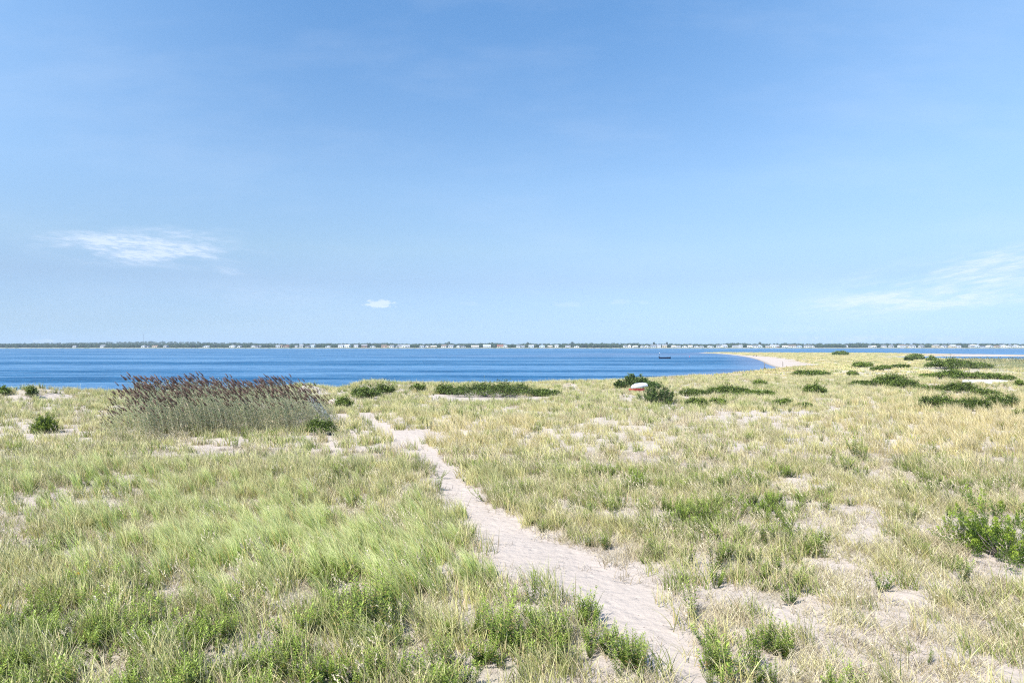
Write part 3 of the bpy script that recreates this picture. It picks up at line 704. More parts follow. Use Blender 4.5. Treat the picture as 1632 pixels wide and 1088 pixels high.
sow('leaf_litter', P_litter, 4, 14000, 7.5, 30, lambda X, Y, c: np.clip(c * .5 + .22, 0, 1) * (1 - .93 * path_mask(X, Y)) * sstep(4, 9, sdist(X, Y)), .5, 1.2, 3.14, clump=.4)
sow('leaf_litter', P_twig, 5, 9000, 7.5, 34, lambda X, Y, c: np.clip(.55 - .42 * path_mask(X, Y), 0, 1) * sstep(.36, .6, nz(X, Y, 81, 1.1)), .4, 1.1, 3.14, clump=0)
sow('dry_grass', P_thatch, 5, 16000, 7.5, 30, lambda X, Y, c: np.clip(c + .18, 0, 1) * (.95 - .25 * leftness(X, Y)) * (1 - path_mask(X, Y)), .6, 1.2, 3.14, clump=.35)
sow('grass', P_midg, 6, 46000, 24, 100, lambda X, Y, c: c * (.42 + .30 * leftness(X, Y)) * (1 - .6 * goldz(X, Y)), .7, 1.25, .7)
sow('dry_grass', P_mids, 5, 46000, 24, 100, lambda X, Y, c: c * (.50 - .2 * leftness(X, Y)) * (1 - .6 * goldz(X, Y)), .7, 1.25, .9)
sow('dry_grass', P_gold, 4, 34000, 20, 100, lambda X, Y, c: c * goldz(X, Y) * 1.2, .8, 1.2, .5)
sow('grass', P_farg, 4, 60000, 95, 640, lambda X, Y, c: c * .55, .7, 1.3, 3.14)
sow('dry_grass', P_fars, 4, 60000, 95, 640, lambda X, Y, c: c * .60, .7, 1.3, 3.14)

# low leafy weeds past the individuals
WEEDS = [weed(.50, 6), weed(.62, 5), weed(.42, 8, .34), weed(.55, 9, .30), weed(.35, 5, .2), weed(.30, 7, .34, .06, .02, 22)]
def with_stem(w_):
    sm, lm = w_; n = len(sm.vertices); V = np.zeros(n * 3, np.float32); sm.vertices.foreach_get('co', V); V = V.reshape(-1, 3)
    V2 = np.zeros(len(lm.vertices) * 3, np.float32); lm.vertices.foreach_get('co', V2); V2 = V2.reshape(-1, 3)
    Q = np.zeros(len(sm.polygons) * 4, np.int32); sm.loops.foreach_get('vertex_index', Q); Q2 = np.zeros(len(lm.polygons) * 4, np.int32); lm.loops.foreach_get('vertex_index', Q2)
    T = np.zeros(len(V2), np.float32); lm.attributes['t'].data.foreach_get('value', T); RR = np.zeros(len(V2), np.float32); lm.attributes['r'].data.foreach_get('value', RR)
    return amesh('weed', np.concatenate([V, V2]), np.concatenate([Q.reshape(-1, 4), Q2.reshape(-1, 4) + n]), {'t': np.concatenate([np.zeros(n), T]), 'r': np.concatenate([np.ones(n) * .3, RR])})
P_weed = protos('weed_patch', [with_stem(w_) for w_ in WEEDS], M['weed'])
def weedp(X, Y):
    z_ = zone(480, 1095, 640, 100, X, Y) * 1.35 + zone(560, 970, 110, 60, X, Y) * .5 + zone(1190, 870, 130, 80, X, Y) * .8 + zone(900, 760, 260, 60, X, Y) * .40 + zone(1300, 780, 330, 90, X, Y) * .25 + zone(60, 1040, 160, 90, X, Y) * .6
    lo = .06 * zone(480, 1095, 640, 120, X, Y)
    return np.clip(z_ + .06, 0, 1) * sstep(.40 - lo, .62 - lo, nz(X, Y, 61, 1.3)) * (.32 + .68 * sstep(.44, .58, nz(X, Y, 63, .5)))
sow('ground_cover', P_weed, 6, 15000, 7.5, 26, lambda X, Y, c: weedp(X, Y) * (1 - path_mask(X, Y)), .40, .95, 3.14, clump=0)
sow('ground_cover', P_weed, 6, 16000, 26, 90, lambda X, Y, c: sstep(.46, .66, nz(X, Y, 62, 3.0)) * np.clip(c + .3, 0, 1) * .42, .5, 1.15, 3.14, clump=0)

#@@ OBJECTS
# ------------------------------------------------------------------ leafy weeds one can tell apart
def put_weed(px, py, k, s, label, group=None, rz=None, m_=None, xyz=None):
    x, y, z = xyz if xyz else hit(px, py)
    r = empty('leafy_weed', (x, y, z), rng.uniform(0, 6.28) if rz is None else rz); r.scale = (s, s, s)
    tag(r, label, 'weed', group); sm, lm = WEEDS[k]
    link('stem', sm, M['stem'], r); link('leaves', lm, m_ or M['weed'], r); return r
WEEDS += [weed(.95, 18, .42, .10, .026, 40), weed(.75, 11, .30, .11, .028, 36), weed(.6, 4, .34, .15, .05, 12)]
for px, py, k, s, label in [
        (1125, 838, 6, .95, 'bushy dark green weed clump standing alone right of the sandy path'),
        (1088, 832, 3, .85, 'leafy green weed just left of the bushy clump right of the path'),
        (1252, 848, 7, .85, 'upright green weed on the pale sand patch right of the bushy clump'),
        (1232, 858, 4, .9, 'small weed touching the left side of the upright weed on the sand patch'),
        (795, 1035, 6, 1.0, 'big many-stemmed weed left of the path near the bottom edge'),
        (852, 1035, 1, 1.0, 'narrow upright weed between the many-stemmed weed and the path'),
        (882, 1020, 4, 1.3, 'thin dark weed leaning over the path edge near the bottom'),
        (585, 1000, 6, 1.15, 'tallest dark bushy weed in the lush patch below the long pale grass'),
        (545, 1020, 7, 1.0, 'dark weed left of the tallest bushy weed at bottom centre'),
        (622, 1010, 7, .9, 'dark weed right of the tallest bushy weed at bottom centre'),
        (775, 797, 5, 1.5, 'low spreading weed on the right edge of the path where it narrows'),
        (965, 876, 3, .8, 'reddish based green weed on the sand right of the wide path'),
        (1168, 1082, 8, 1.0, 'broad leaved plant on the sand right of the path at the bottom edge'),
        (1120, 1066, 8, .6, 'small broad leaved sprig casting its shadow on the path sand'),
        (1105, 985, 1, 1.1, 'leafy weed with yellowing base at the right bank of the wide path'),
        (1140, 905, 3, 1.1, 'yellow green bushy weed above the right bank of the path'),
        (1180, 900, 1, 1.0, 'yellow green upright weed beside the bushy one above the right bank'),
        (1050, 885, 2, .9, 'wispy weed between the reddish based weed and the right bank'),
        (712, 830, 5, 1.0, 'tiny round weed on the left edge of the path'),
        (700, 760, 5, 1.1, 'tiny weed at the path bend on its left edge'),
        (75, 895, 2, 1.1, 'sprawling weed on bare sand at the left side'),
        (60, 880, 5, 1.6, 'low round weed on bare sand at the far left'),
        (105, 870, 4, 1.2, 'thin weed standing in dry grass at the left side'),
        (1470, 752, 1, 1.2, 'spiky green weed in a sandy hollow at the right'),
        (1365, 728, 7, 1.3, 'grey green weed patch in the middle of the right meadow'),
        (240, 1000, 2, 1.2, 'bright green weed near the bottom left corner'),
        (1372, 735, 3, 1.2, 'second weed of the grey green patch in the right meadow'),
        (1010, 1072, 3, .95, 'mounded weed at the left edge of the path by the bottom edge'),
        (945, 1030, 2, .95, 'mounded weed above the one at the bottom edge left of the path')]:
    put_weed(px, py, k, s, label)
def weed_words(x, y, side):
    px = CX + F * x / y
    row = 'bottom edge' if y < 11 else 'foreground' if y < 15 else 'middle distance' if y < 22 else 'farther off'
    off = abs(px - (CX + F * np.interp(y, _py, (_pl + _pr) / 2) / y)); col = 'close beside it' if off < 160 else 'well away from it' if off < 420 else 'near the frame edge'
    return 'leafy green weed %s of the path, %s, %s' % (side, row, col), 'weeds %s of the path %s %s' % (side, row, col)
def weeds_generic(n, left):
    got = 0; side = 'left' if left else 'right'
    while got < n:
        X, Y = pick_points(400, 8.6, 34 if not left else 24, .76); c = cover(X, Y); pm = path_mask(X, Y); X0 = np.interp(Y, _py, (_pl + _pr) / 2)
        p = (weedp(X, Y) + .12 * sstep(.45, .7, nz(X, Y, 66, 2.0))) * (pm < .05)
        for i in range(400):
            if (X[i] < X0[i]) == left and rng.random() < p[i] and got < n:
                got += 1
                put_weed(0, 0, int(rng.integers(0, 6)), rng.uniform(.55, 1.1), *weed_words(X[i], Y[i], side), xyz=(X[i], Y[i], h1(X[i], Y[i]) - .02))
weeds_generic(150, True); weeds_generic(110, False)
# two yellow flower heads
M['petal'] = simple('yellow_petal', (.75, .55, .02), .6)
for px, py, label in [(127, 935, 'yellow flower on a thin stalk above bare sand at the left'), (3, 990, 'yellow flower at the left frame edge low in the meadow')]:
    x, y, z = hit(px, py); r = empty('wild_flower', (x, y, z)); tag(r, label, 'flower'); v, q = tube([(0, 0, -.02), (.01, 0, .12), (-.01, 0, .24)], [.004, .003, .003], 5)
    link('stalk', amesh('stalk', v, q), M['stem'], r)
    n = 60; off = rng.normal(size=(n, 3)); off /= np.linalg.norm(off, axis=1, keepdims=True)
    v, q, t_, r_ = leaf_quads(np.array([-.01, 0, .25]) + off * .012, off + [0, 0, .4], off[:, [1, 2, 0]], np.full(n, .035), np.full(n, .014), np.ones(n), rng.random(n))
    link('flower_head', amesh('flower_head', v, q), M['petal'], r)

# ------------------------------------------------------------------ reed bed
REEDS = [reed_mesh(2.8) for _ in range(12)]
def reed_scale(px, Y):
    s = .50 + .50 * sstep(160, 225, px) - .26 * sstep(475, 545, px) - .10 * sstep(300, 500, px) + .04 * np.sin(px / 17.0) + .03 * np.sin(px / 6.3 + Y)
    return .88 * s * (1 - .25 * sstep(330, 200, px) * sstep(36, 32, Y))
def reed_spots(n):
    out = []
    while len(out) < n:
        px = rng.uniform(165, 538); Y = rng.uniform(31, 47); f = np.interp(px, [165, 230, 300, 420, 480, 538], [30.5, 32, 33.5, 34.3, 35, 38])
        b = np.interp(px, [165, 230, 300, 500, 538], [37, 43, 47, 47, 43])
        if f < Y < b and rng.random() < (.55 if px < 230 else 1): out.append(((px - CX) / F * Y, Y, px, Y - f))
    return out
sp = reed_spots(2000); sp.sort(key=lambda q: q[3] + rng.uniform(0, 1.2))
for i, (x, y, px, dpt) in enumerate(sp[:230]):
    sm, pm = REEDS[i % 12]; s = reed_scale(px, y) * (rng.uniform(.62, 1.06) if rng.random() < .94 else 1.14)
    r = link('reed', sm, None, None, (x, y, h1(x, y)), rng.uniform(-.5, .5)); r.scale = (s, s, s)
    seg = ['at the low left end', 'left of the middle', 'in the middle', 'right of the middle', 'at the right end'][int(np.clip((px - 165) / 75, 0, 4))]; row = 'foremost' if dpt < .9 else 'second'
    tag(r, '%s dark plumed reed, %s row of the reed bed, %s' % ('tall' if s > .75 else 'short', row, seg), 'reed', 'reeds of the %s row %s of the bed' % (row, seg))
    link('plume', pm, M['plume'], r)
def merged_reed(k, plume=True):
    sm, pm = REEDS[k]; me = sm.copy(); bm = bmesh.new(); bm.from_mesh(sm); n0 = len(bm.faces); 
    if plume: bm.from_mesh(pm)
    bm.faces.ensure_lookup_table()
    for f in bm.faces[n0:]: f.material_index = 2
    bm.to_mesh(me); bm.free(); me.materials.append(M['plume']); return me
P_reed = protos('reeds', [merged_reed(k, k % 3 != 1) for k in range(12)], None)
bk = sp[230:]; X = np.array([b[0] for b in bk]); Y = np.array([b[1] for b in bk]); PX = np.array([b[2] for b in bk]); m_ = len(bk)
o = scatter('reeds', X, Y, height(X, Y), np.stack([np.zeros(m_), np.zeros(m_), rng.uniform(-.5, .5, m_)], -1), reed_scale(PX, Y) * rng.uniform(.78, 1.06, m_) * (.90 + .20 * fbm(X / 1.6, Y / 1.6, 44, 3)), P_reed, 12)
tag(o, 'dense grey green reeds with dark plumes filling the reed bed left of the path', None)
# far reed bed by the lagoon
n = 2600; PX = rng.uniform(1495, 1760, n); Y = rng.uniform(112, 165, n); X = (PX - CX) / F * Y
k = rng.random(n) < sstep(1490, 1570, PX + (fbm(X / 8, Y / 8, 91) - .5) * 60); X, Y = X[k], Y[k]; m_ = len(X)
def dry_reed(k):
    me = merged_reed(k); me.materials.clear()
    for q in ('reedleaf', 'reedstem', 'plume_dry'): me.materials.append(M[q])
    return me
P_reed2 = protos('lagoon_reeds', [dry_reed(k) for k in (0, 2, 4, 6)], None)
o = scatter('reeds', X, Y, height(X, Y), np.stack([np.zeros(m_), np.zeros(m_), rng.uniform(-.7, .7, m_)], -1), rng.uniform(.5, .82, m_) * (.6 + .4 * sstep(112, 140, Y)), P_reed2, 4)
tag(o, 'brownish reeds standing before the lagoon at the right edge')

# ------------------------------------------------------------------ shrubs
def put_shrub(px, by, w, ty, label, kind='shrub', dens=1.0, group=None, depth=None, m_=None):
    x, y, z = hit(px, by); W_ = w / F * y; D_ = depth or min(W_ * .8, 7); y += D_ * .35
    z = h1(x, y); H_ = max(.35, CZ - (ty - HY) / F * y - z) * 1.12
    r = empty('shrub' if kind == 'shrub' else 'cedar_bush', (x, y, z - .03)); tag(r, label, 'shrub' if kind == 'shrub' else 'cedar', group)
    px_m = y / (F * .6275); leaf = max(.05, px_m * 1.15) if kind == 'shrub' else max(.035, px_m * .9)
    if kind == 'shrub':
        n = int(np.clip(dens * 5.5 * W_ * (D_ + H_ * 1.5) / leaf ** 2, 500, 15000)); fo, br = shrub_mesh(W_ * 1.08, D_, H_ * 1.12, n, leaf, 14 + int(W_ * 4.5))
        link('foliage', fo, m_ or M['shrub'], r)
    else:
        fo, br = cedar_mesh(W_ * 1.05, H_, leaf=leaf, near=y < 20); link('foliage', fo, m_ or M['cedar'], r)
    link('branches', br, M['bark'], r); return r
for a in SHRUBS:
    tw = 'twiggy' in a[4]
    put_shrub(*a, dens=.45 if tw else 1.0)
for a in CEDARS: put_shrub(*a[:5], 'cedar', a[5], depth=a[6], m_=M['cedar_near'] if 'tipped' in a[4] else None)

# ------------------------------------------------------------------ boats, posts, stone
M['white_hull'] = simple('white_gelcoat', (.72, .73, .74), .35, .04, 3)
M['red_hull'] = simple('red_plastic', (.50, .035, .035), .4, .08, 3)
M['navy_hull'] = simple('navy_paint', (.012, .018, .055), .35, .1, 3)
M['dark'] = simple('dark_plastic', (.03, .03, .035), .5)
M['grey_hull'] = simple('weathered_hull', (.30, .34, .40), .7, .35, 5)
M['post'] = simple('weathered_post', (.17, .145, .12), .9, .3, 12)
M['paint_red'] = simple('buoy_red', (.5, .04, .03), .5)
def hull(L, B, H, transom=.75, flare=.8, rocker=.12, close=True, sheer=.06):
    """boat hull along +X (bow at +X), keel at z = 0"""
    ns, k = 18, 12; V, Q = [], []
    for i in range(ns + 1):
        f = i / ns; x = (f - .5) * L; b = B / 2 * (transom + (1 - transom) * math.sin(math.pi * min(1, f / .55) / 2)) * (max(0, 1 - max(0, (f - .45) / .55) ** 2.3)) + .012
        zk = rocker * H * (abs(f - .4) * 1.7) ** 2.4; zt = H * (1 + sheer * 4 * (f - .4) ** 2)
        for j in range(k + 1):
            a = math.pi * (j / k - .5) * 2 / 2; s_ = math.sin(a); c_ = 1 - abs(math.cos(a)) ** flare
            V.append((x, b * math.copysign(abs(s_) ** .8, s_), zk + (zt - zk) * c_))
    for i in range(ns):
        for j in range(k):
            a = i * (k + 1) + j; Q.append((a, a + 1, a + k + 2, a + k + 1))
        if close: Q.append((i * (k + 1), (i + 1) * (k + 1), (i + 1) * (k + 1) + k, i * (k + 1) + k))
    V.append((-L / 2, 0, H * .5)); c = len(V) - 1
    for j in range(k): Q.append((j, c, c, j + 1))
    me = bpy.data.meshes.new('hull'); me.from_pydata(V, [], [q if len(set(q)) == 4 else tuple(dict.fromkeys(q)) for q in Q]); me.update()
    for p in me.polygons: p.use_smooth = True
    return me
def boxm(name, sx, sy, sz, c=(0, 0, 0), bev=.01):
    bm = bmesh.new(); bmesh.ops.create_cube(bm, size=1); bmesh.ops.scale(bm, vec=(sx, sy, sz), verts=bm.verts)
    if bev: bmesh.ops.bevel(bm, geom=bm.edges[:], offset=bev, segments=2, affect='EDGES')
    bmesh.ops.translate(bm, vec=c, verts=bm.verts); me = bpy.data.meshes.new(name); bm.to_mesh(me); bm.free(); return me
def rim(L, B, H, transom, r=.025, sheer=.06):
    pts = []
    for sgn in (1, -1):
        fs = np.linspace(0, 1, 15) if sgn == 1 else np.linspace(1, 0, 15)
        for f in fs:
            b = B / 2 * (transom + (1 - transom) * math.sin(math.pi * min(1, f / .55) / 2)) * (max(0, 1 - max(0, (f - .45) / .55) ** 2.3)) + .012
            pts.append(((f - .5) * L, sgn * b, H * (1 + sheer * 4 * (f - .4) ** 2)))
    pts.append(pts[0]); return amesh('gunwale', *tube(pts, [r] * len(pts), 6))

# two boats on the dune: a red kayak with a white dinghy upturned on it
x, y, z = hit(1016, 625)
r = empty('kayak', (x - .15, y - .25, z + .12), R(212)); r.scale = (.82, .9, .8); tag(r, 'red kayak on the sand under the upturned white dinghy', 'kayak')
link('hull', hull(2.5, .72, .30, .25), M['red_hull'], r); link('gunwale', rim(2.5, .72, .30, .25), M['red_hull'], r)
r = empty('dinghy', (x + .1, y + .1, z + .42 + .48), R(208)); r.scale = (.9, .9, .82); r.rotation_euler = (R(180) + .06, .05, R(214)); tag(r, 'upturned white dinghy resting on the red kayak beside the cedar bush', 'dinghy')
link('hull', hull(2.3, 1.05, .46, .55, .8, .5), M['white_hull'], r); link('gunwale', rim(2.3, 1.05, .46, .55, .03), M['grey_hull'], r); link('keel', boxm('keel', 1.3, .04, .05, (-.1, 0, -.015)), M['grey_hull'], r)
x, y, z = hit(1571, 611)
r = empty('sailboat_hull', (x, y, z + .42)); r.rotation_euler = (R(180) + .22, 0, R(2)); tag(r, 'long white upturned boat hull lying by green shrubs at the right', 'boat')
L_ = 73 / F * y; link('hull', hull(L_, 1.5, .42, .35, .9), M['white_hull'], r); link('gunwale', rim(L_, 1.5, .42, .35, .03), M['white_hull'], r)
link('centreboard_slot', boxm('slot', .95, .10, .05, (.45, .28, .045)), M['dark'], r)
x, y, z = hit(514, 658); y = 44.5; x = (511 - CX) / F * y; z = h1(x, y)
r = empty('rowing_boat', (x, y, z + .74)); r.scale = (.85, .85, .85); r.rotation_euler = (R(180) - .6, .42, R(-50)); tag(r, 'pale weathered boat tipped over behind the right end of the reeds', 'boat')
link('hull', hull(2.6, 1.15, .42, .75), M['grey_hull'], r); link('gunwale', rim(2.6, 1.15, .42, .75, .03), M['white_hull'], r)
for q in range(3): link('lath', boxm('lath', 2.0, .05, .03, (-.1, -.28 + .28 * q, .02 + .05 * (q != 1))), M['white_hull'], r)
# moored motorboat
y = 6.2 * F / (571.0 - HY); x = (1060 - CX) / F * y
r = empty('motorboat', (x, y, -.18), R(6)); tag(r, 'dark open motorboat moored alone on the bay', 'boat')
link('hull', hull(5.6, 1.9, .85, .85, .9, .15, False, .10), M['navy_hull'], r); link('gunwale', rim(5.6, 1.9, .85, .85, .05, .10), M['navy_hull'], r)
for xx in (-1.5, .2): link('thwart', boxm('thwart', .28, 1.5, .05, (xx, 0, .62)), M['dark'], r)
ob = link('outboard', boxm('outboard', .40, .34, .50, (-3.05, 0, 1.05), .07), M['dark'], r); link('leg', boxm('leg', .16, .12, .9, (-3.05, 0, .40), .03), M['dark'], ob)
pl = link('light_pole', amesh('pole', *tube([(-2.75, .1, .7), (-2.75, .1, 2.75)], [.045, .035], 6)), M['dark'], r); link('lamp', boxm('lamp', .34, .34, .38, (-2.75, .1, 2.9), .08), M['white_hull'], pl)
# mooring buoy further along
y = 6.3 * F / (568.5 - HY); x = (1099 - CX) / F * y
bm = bmesh.new(); bmesh.ops.create_uvsphere(bm, u_segments=14, v_segments=9, radius=.34); me = bpy.data.meshes.new('buoy'); bm.to_mesh(me); bm.free()
b = link('mooring_buoy', me, M['paint_red'], None, (x, y, .1)); tag(b, 'small red mooring buoy right of the moored motorboat', 'buoy'); b.scale.z = .85
link('ring', amesh('ring', *tube([(math.cos(a) * .09, 0, .38 + math.sin(a) * .09) for a in np.linspace(0, 6.283, 13)], [.018] * 13, 5)), M['dark'], b)
def post(px, by, ty, w, label, extra=None, Yf=None):
    x, y, z = hit(px, by)
    if Yf: y = Yf; x = (px - CX) / F * y; z = h1(x, y)
    H_ = CZ - (ty - HY) / F * y - z; v, q = tube([(0, 0, -.4), (.01, 0, H_ * .5), (.0, .01, H_ - .02), (0, 0.01, H_)], [w, w * .97, w * .92, w * .5], 8)
    r = link('post', amesh('post', v, q), M['post'], None, (x, y, z)); tag(r, label, 'post', extra); return r, x, y, z
p, x, y, z = post(1218, 587.5, 577, .09, 'thin dark post in the shallows at the bend of the beach', Yf=183)
bm = bmesh.new(); bmesh.ops.create_icosphere(bm, subdivisions=2, radius=.3)
for v in bm.verts: v.co *= 1 + .25 * math.sin(v.co.x * 17 + v.co.y * 11 + v.co.z * 7); v.co.z *= .8
me = bpy.data.meshes.new('stone'); bm.to_mesh(me); bm.free(); tag(link('stone', me, M['dark'], None, (x + .05, y - .4, max(z, 0) + .18)), 'dark stone at the foot of the post in the shallows', 'stone')
post(1247.5, 584, 576, .10, 'grey post standing on the pale beach sand')
post(1060, 606, 599, .07, 'short stake on the grassy crest above the cedar bush')
post(1183, 596.5, 592, .06, 'low stake on the crest left of the beach')
x, y, z = hit(531, 645)
bm = bmesh.new(); bmesh.ops.create_icosphere(bm, subdivisions=4, radius=.42)
for v in bm.verts:
    n_ = float(fbm(np.array([v.co.x * 2.2 + 5]), np.array([v.co.y * 2.2 + v.co.z * 1.7]), 12)[0]); v.co *= .75 + .5 * n_; v.co.z *= .75
for f in bm.faces: f.smooth = True
me = bpy.data.meshes.new('boulder'); bm.to_mesh(me); bm.free(); M['rock'] = simple('pale_rock', (.46, .38, .32), .9, .25, 6)
b = link('boulder', me, M['rock'], None, (x, y, z + .16)); tag(b, 'rounded pale boulder in the hollow before the gap to the water', 'boulder')
x, y, z = hit(829, 932); v, q = tube([(-.09, -.05, .015), (0, 0, .03), (.10, .07, .02)], [.012, .016, .01], 6)
tag(link('driftwood_stick', amesh('stick', v, q), M['bark'], None, (x, y, z - .03)), 'short dark stick lying on the sandy path', 'driftwood')

# ------------------------------------------------------------------ two people far down the beach
M['skin'] = simple('skin', (.45, .27, .19), .6); M['cloth_dark'] = simple('dark_clothes', (.03, .035, .06), .8); M['cloth_red'] = simple('red_brown_clothes', (.12, .05, .05), .8); M['hair'] = simple('hair', (.03, .02, .015), .7)
def sitter(px, py, rz, cloth, label):
    x, y, z = hit(px, py); P = {'pel': (0, 0, .12, .15), 'wst': (-.04, 0, .30, .13), 'chs': (-.05, 0, .48, .155), 'nck': (-.03, 0, .62, .055), 'hd': (0, 0, .72, .095), 'top': (.0, 0, .80, .085)}
    E = [('pel', 'wst'), ('wst', 'chs'), ('chs', 'nck'), ('nck', 'hd'), ('hd', 'top')]
    for s_, k in ((1, 'l'), (-1, 'r')):
        P[k + 'hip'] = (.03, .10 * s_, .12, .09); P[k + 'kn'] = (.40, .14 * s_, .42, .065); P[k + 'an'] = (.62, .13 * s_, .07, .042); P[k + 'ft'] = (.80, .14 * s_, .045, .04)
        P[k + 'sh'] = (-.04, .18 * s_, .53, .06); P[k + 'el'] = (.12, .26 * s_, .34, .042); P[k + 'wr'] = (.34, .16 * s_, .42, .03); P[k + 'ha'] = (.42, .12 * s_, .44, .033)
        E += [('pel', k + 'hip'), (k + 'hip', k + 'kn'), (k + 'kn', k + 'an'), (k + 'an', k + 'ft'), ('chs', k + 'sh'), (k + 'sh', k + 'el'), (k + 'el', k + 'wr'), (k + 'wr', k + 'ha')]
    ks = list(P); me = bpy.data.meshes.new('person'); me.from_pydata([P[k][:3] for k in ks], [(ks.index(a), ks.index(b)) for a, b in E], []); me.update()
    o = link('person', me, [cloth, M['skin']], None, (x, y, z), rz); o.modifiers.new('skin', 'SKIN'); me.skin_vertices[0].data[0].use_root = True
    for i, k in enumerate(ks): me.skin_vertices[0].data[i].radius = (P[k][3], P[k][3])
    o.modifiers.new('sub', 'SUBSURF').levels = 1; tag(o, label, 'person')
    bm = bmesh.new(); bmesh.ops.create_icosphere(bm, subdivisions=2, radius=.115)
    bmesh.ops.delete(bm, geom=[v for v in bm.verts if v.co.x > .05 and v.co.z < .03 or v.co.z < -.07], context='VERTS')
    h_ = bpy.data.meshes.new('hair'); bm.to_mesh(h_); bm.free(); ho = link('hair', h_, M['hair'], o, (0, 0, .76)); return o
sitter(1201.8, 567.3, R(200), M['cloth_dark'], 'person in dark clothes sitting on the beach, left of two')
sitter(1206.2, 567.6, R(190), M['cloth_red'], 'person in dark red clothes sitting on the beach, right of two')

# ------------------------------------------------------------------ far shore: houses, single trees, mast, woods
WALLS = {'white': (.62, .62, .62), 'cream': (.55, .47, .35), 'grey': (.42, .43, .44), 'peach': (.66, .44, .32), 'brown': (.26, .19, .15), 'pale blue': (.45, .52, .60)}
ROOFS = {'grey': (.24, .25, .27), 'dark': (.08, .08, .09), 'pale': (.52, .53, .55), 'brown': (.22, .16, .12), 'red': (.38, .14, .10)}
WM = {k: simple(k.replace(' ', '_') + '_wall', v, .8, .05) for k, v in WALLS.items()}; RM = {k: simple(k + '_roof', v, .9, .12) for k, v in ROOFS.items()}
M['pane'] = simple('window_glass', (.05, .07, .09), .15)
houses = """120 5 w g;165 7 w g;229 6 w g;236 4 w d;248 8 c b;265 5 g g;329 10 w p;371 9 w p;382 4 w g;404 6 w g;410 4 g d;415 4 w g;443 6 w p;449 4 c b;457 8 b r;473 4 w g;481 6 g g;491 6 g d;498 8 p p;523 8 w p;
544 8 w g;554 8 w p;568 7 w g;581 8 b g;594 8 w p;612 8 a b;619 6 c b;625 7 w g;632 6 g g;638 7 w g;644 6 w p;650 7 g p;673 6 p g;681 6 w g;691 9 c p;708 8 w b;719 8 w g;731 5 w g;738 8 g b;757 11 w p;776 11 w p;798 12 c r;
805 6 w p;826 6 w g;833 7 p g;847 9 p p;864 9 p g;876 8 c p;887 6 w p;905 8 w g;919 9 w p;996 4 w g;1003 5 w g;1012 7 w p;1024 5 w g;1031 7 w p;1041 8 p g;1050 6 w g;1059 7 c g;1073 6 w p;1081 7 w g;1091 8 w g;1100 7 w p;
1110 7 w g;1118 6 g g;1132 8 w p;1145 6 w g;1154 9 w p;1172 9 w g;1180 5 w g;1196 10 w p;1203 8 w g;1211 6 p p;1224 8 c g;1232 9 w p;1238 6 b p;1251 10 w p;1262 10 w b;1273 8 p g;1286 9 w g;1294 6 w g;1348 4 w d;1385 5 w g;1392 7 w p;
1407 8 w g;1420 5 g g;1437 9 w b;1444 6 c g;1453 8 w g;1468 7 g g;1491 9 c g;1504 6 w g;1518 11 c p;1527 6 w g;1549 9 g p;1556 6 p p;1565 6 p d;1577 9 w p;1587 8 c b;1598 8 w g;1609 5 w g;1619 8 w p;1628 9 w g"""
KW = dict(w='white', c='cream', g='grey', a='peach', b='brown', p='pale blue'); KR = dict(g='grey', d='dark', p='pale', b='brown', r='red')
SECT = [(0, 225, 'left of the radio mast'), (225, 340, 'by the radio mast'), (340, 430, 'above the reed bed'), (430, 540, 'above the reeds\' right end'), (540, 700, 'above the path end'), (700, 830, 'above the wide crest mat'),
        (830, 985, 'before the bare stretch'), (985, 1045, 'left of the moored motorboat'), (1045, 1100, 'above the moored motorboat'), (1100, 1160, 'right of the moored motorboat'), (1160, 1300, 'above the curved beach'),
        (1300, 1400, 'on the treed stretch'), (1400, 1500, 'above the sand bar start'), (1500, 1560, 'above the lagoon'), (1560, 1640, 'at the right frame edge')]
ORD = 'first second third fourth fifth sixth seventh eighth ninth tenth eleventh twelfth thirteenth fourteenth fifteenth sixteenth seventeenth eighteenth nineteenth twentieth'.split()
HX = []; hl = [h.split() for h in houses.replace(chr(10), '').split(';')]; cnt = {}
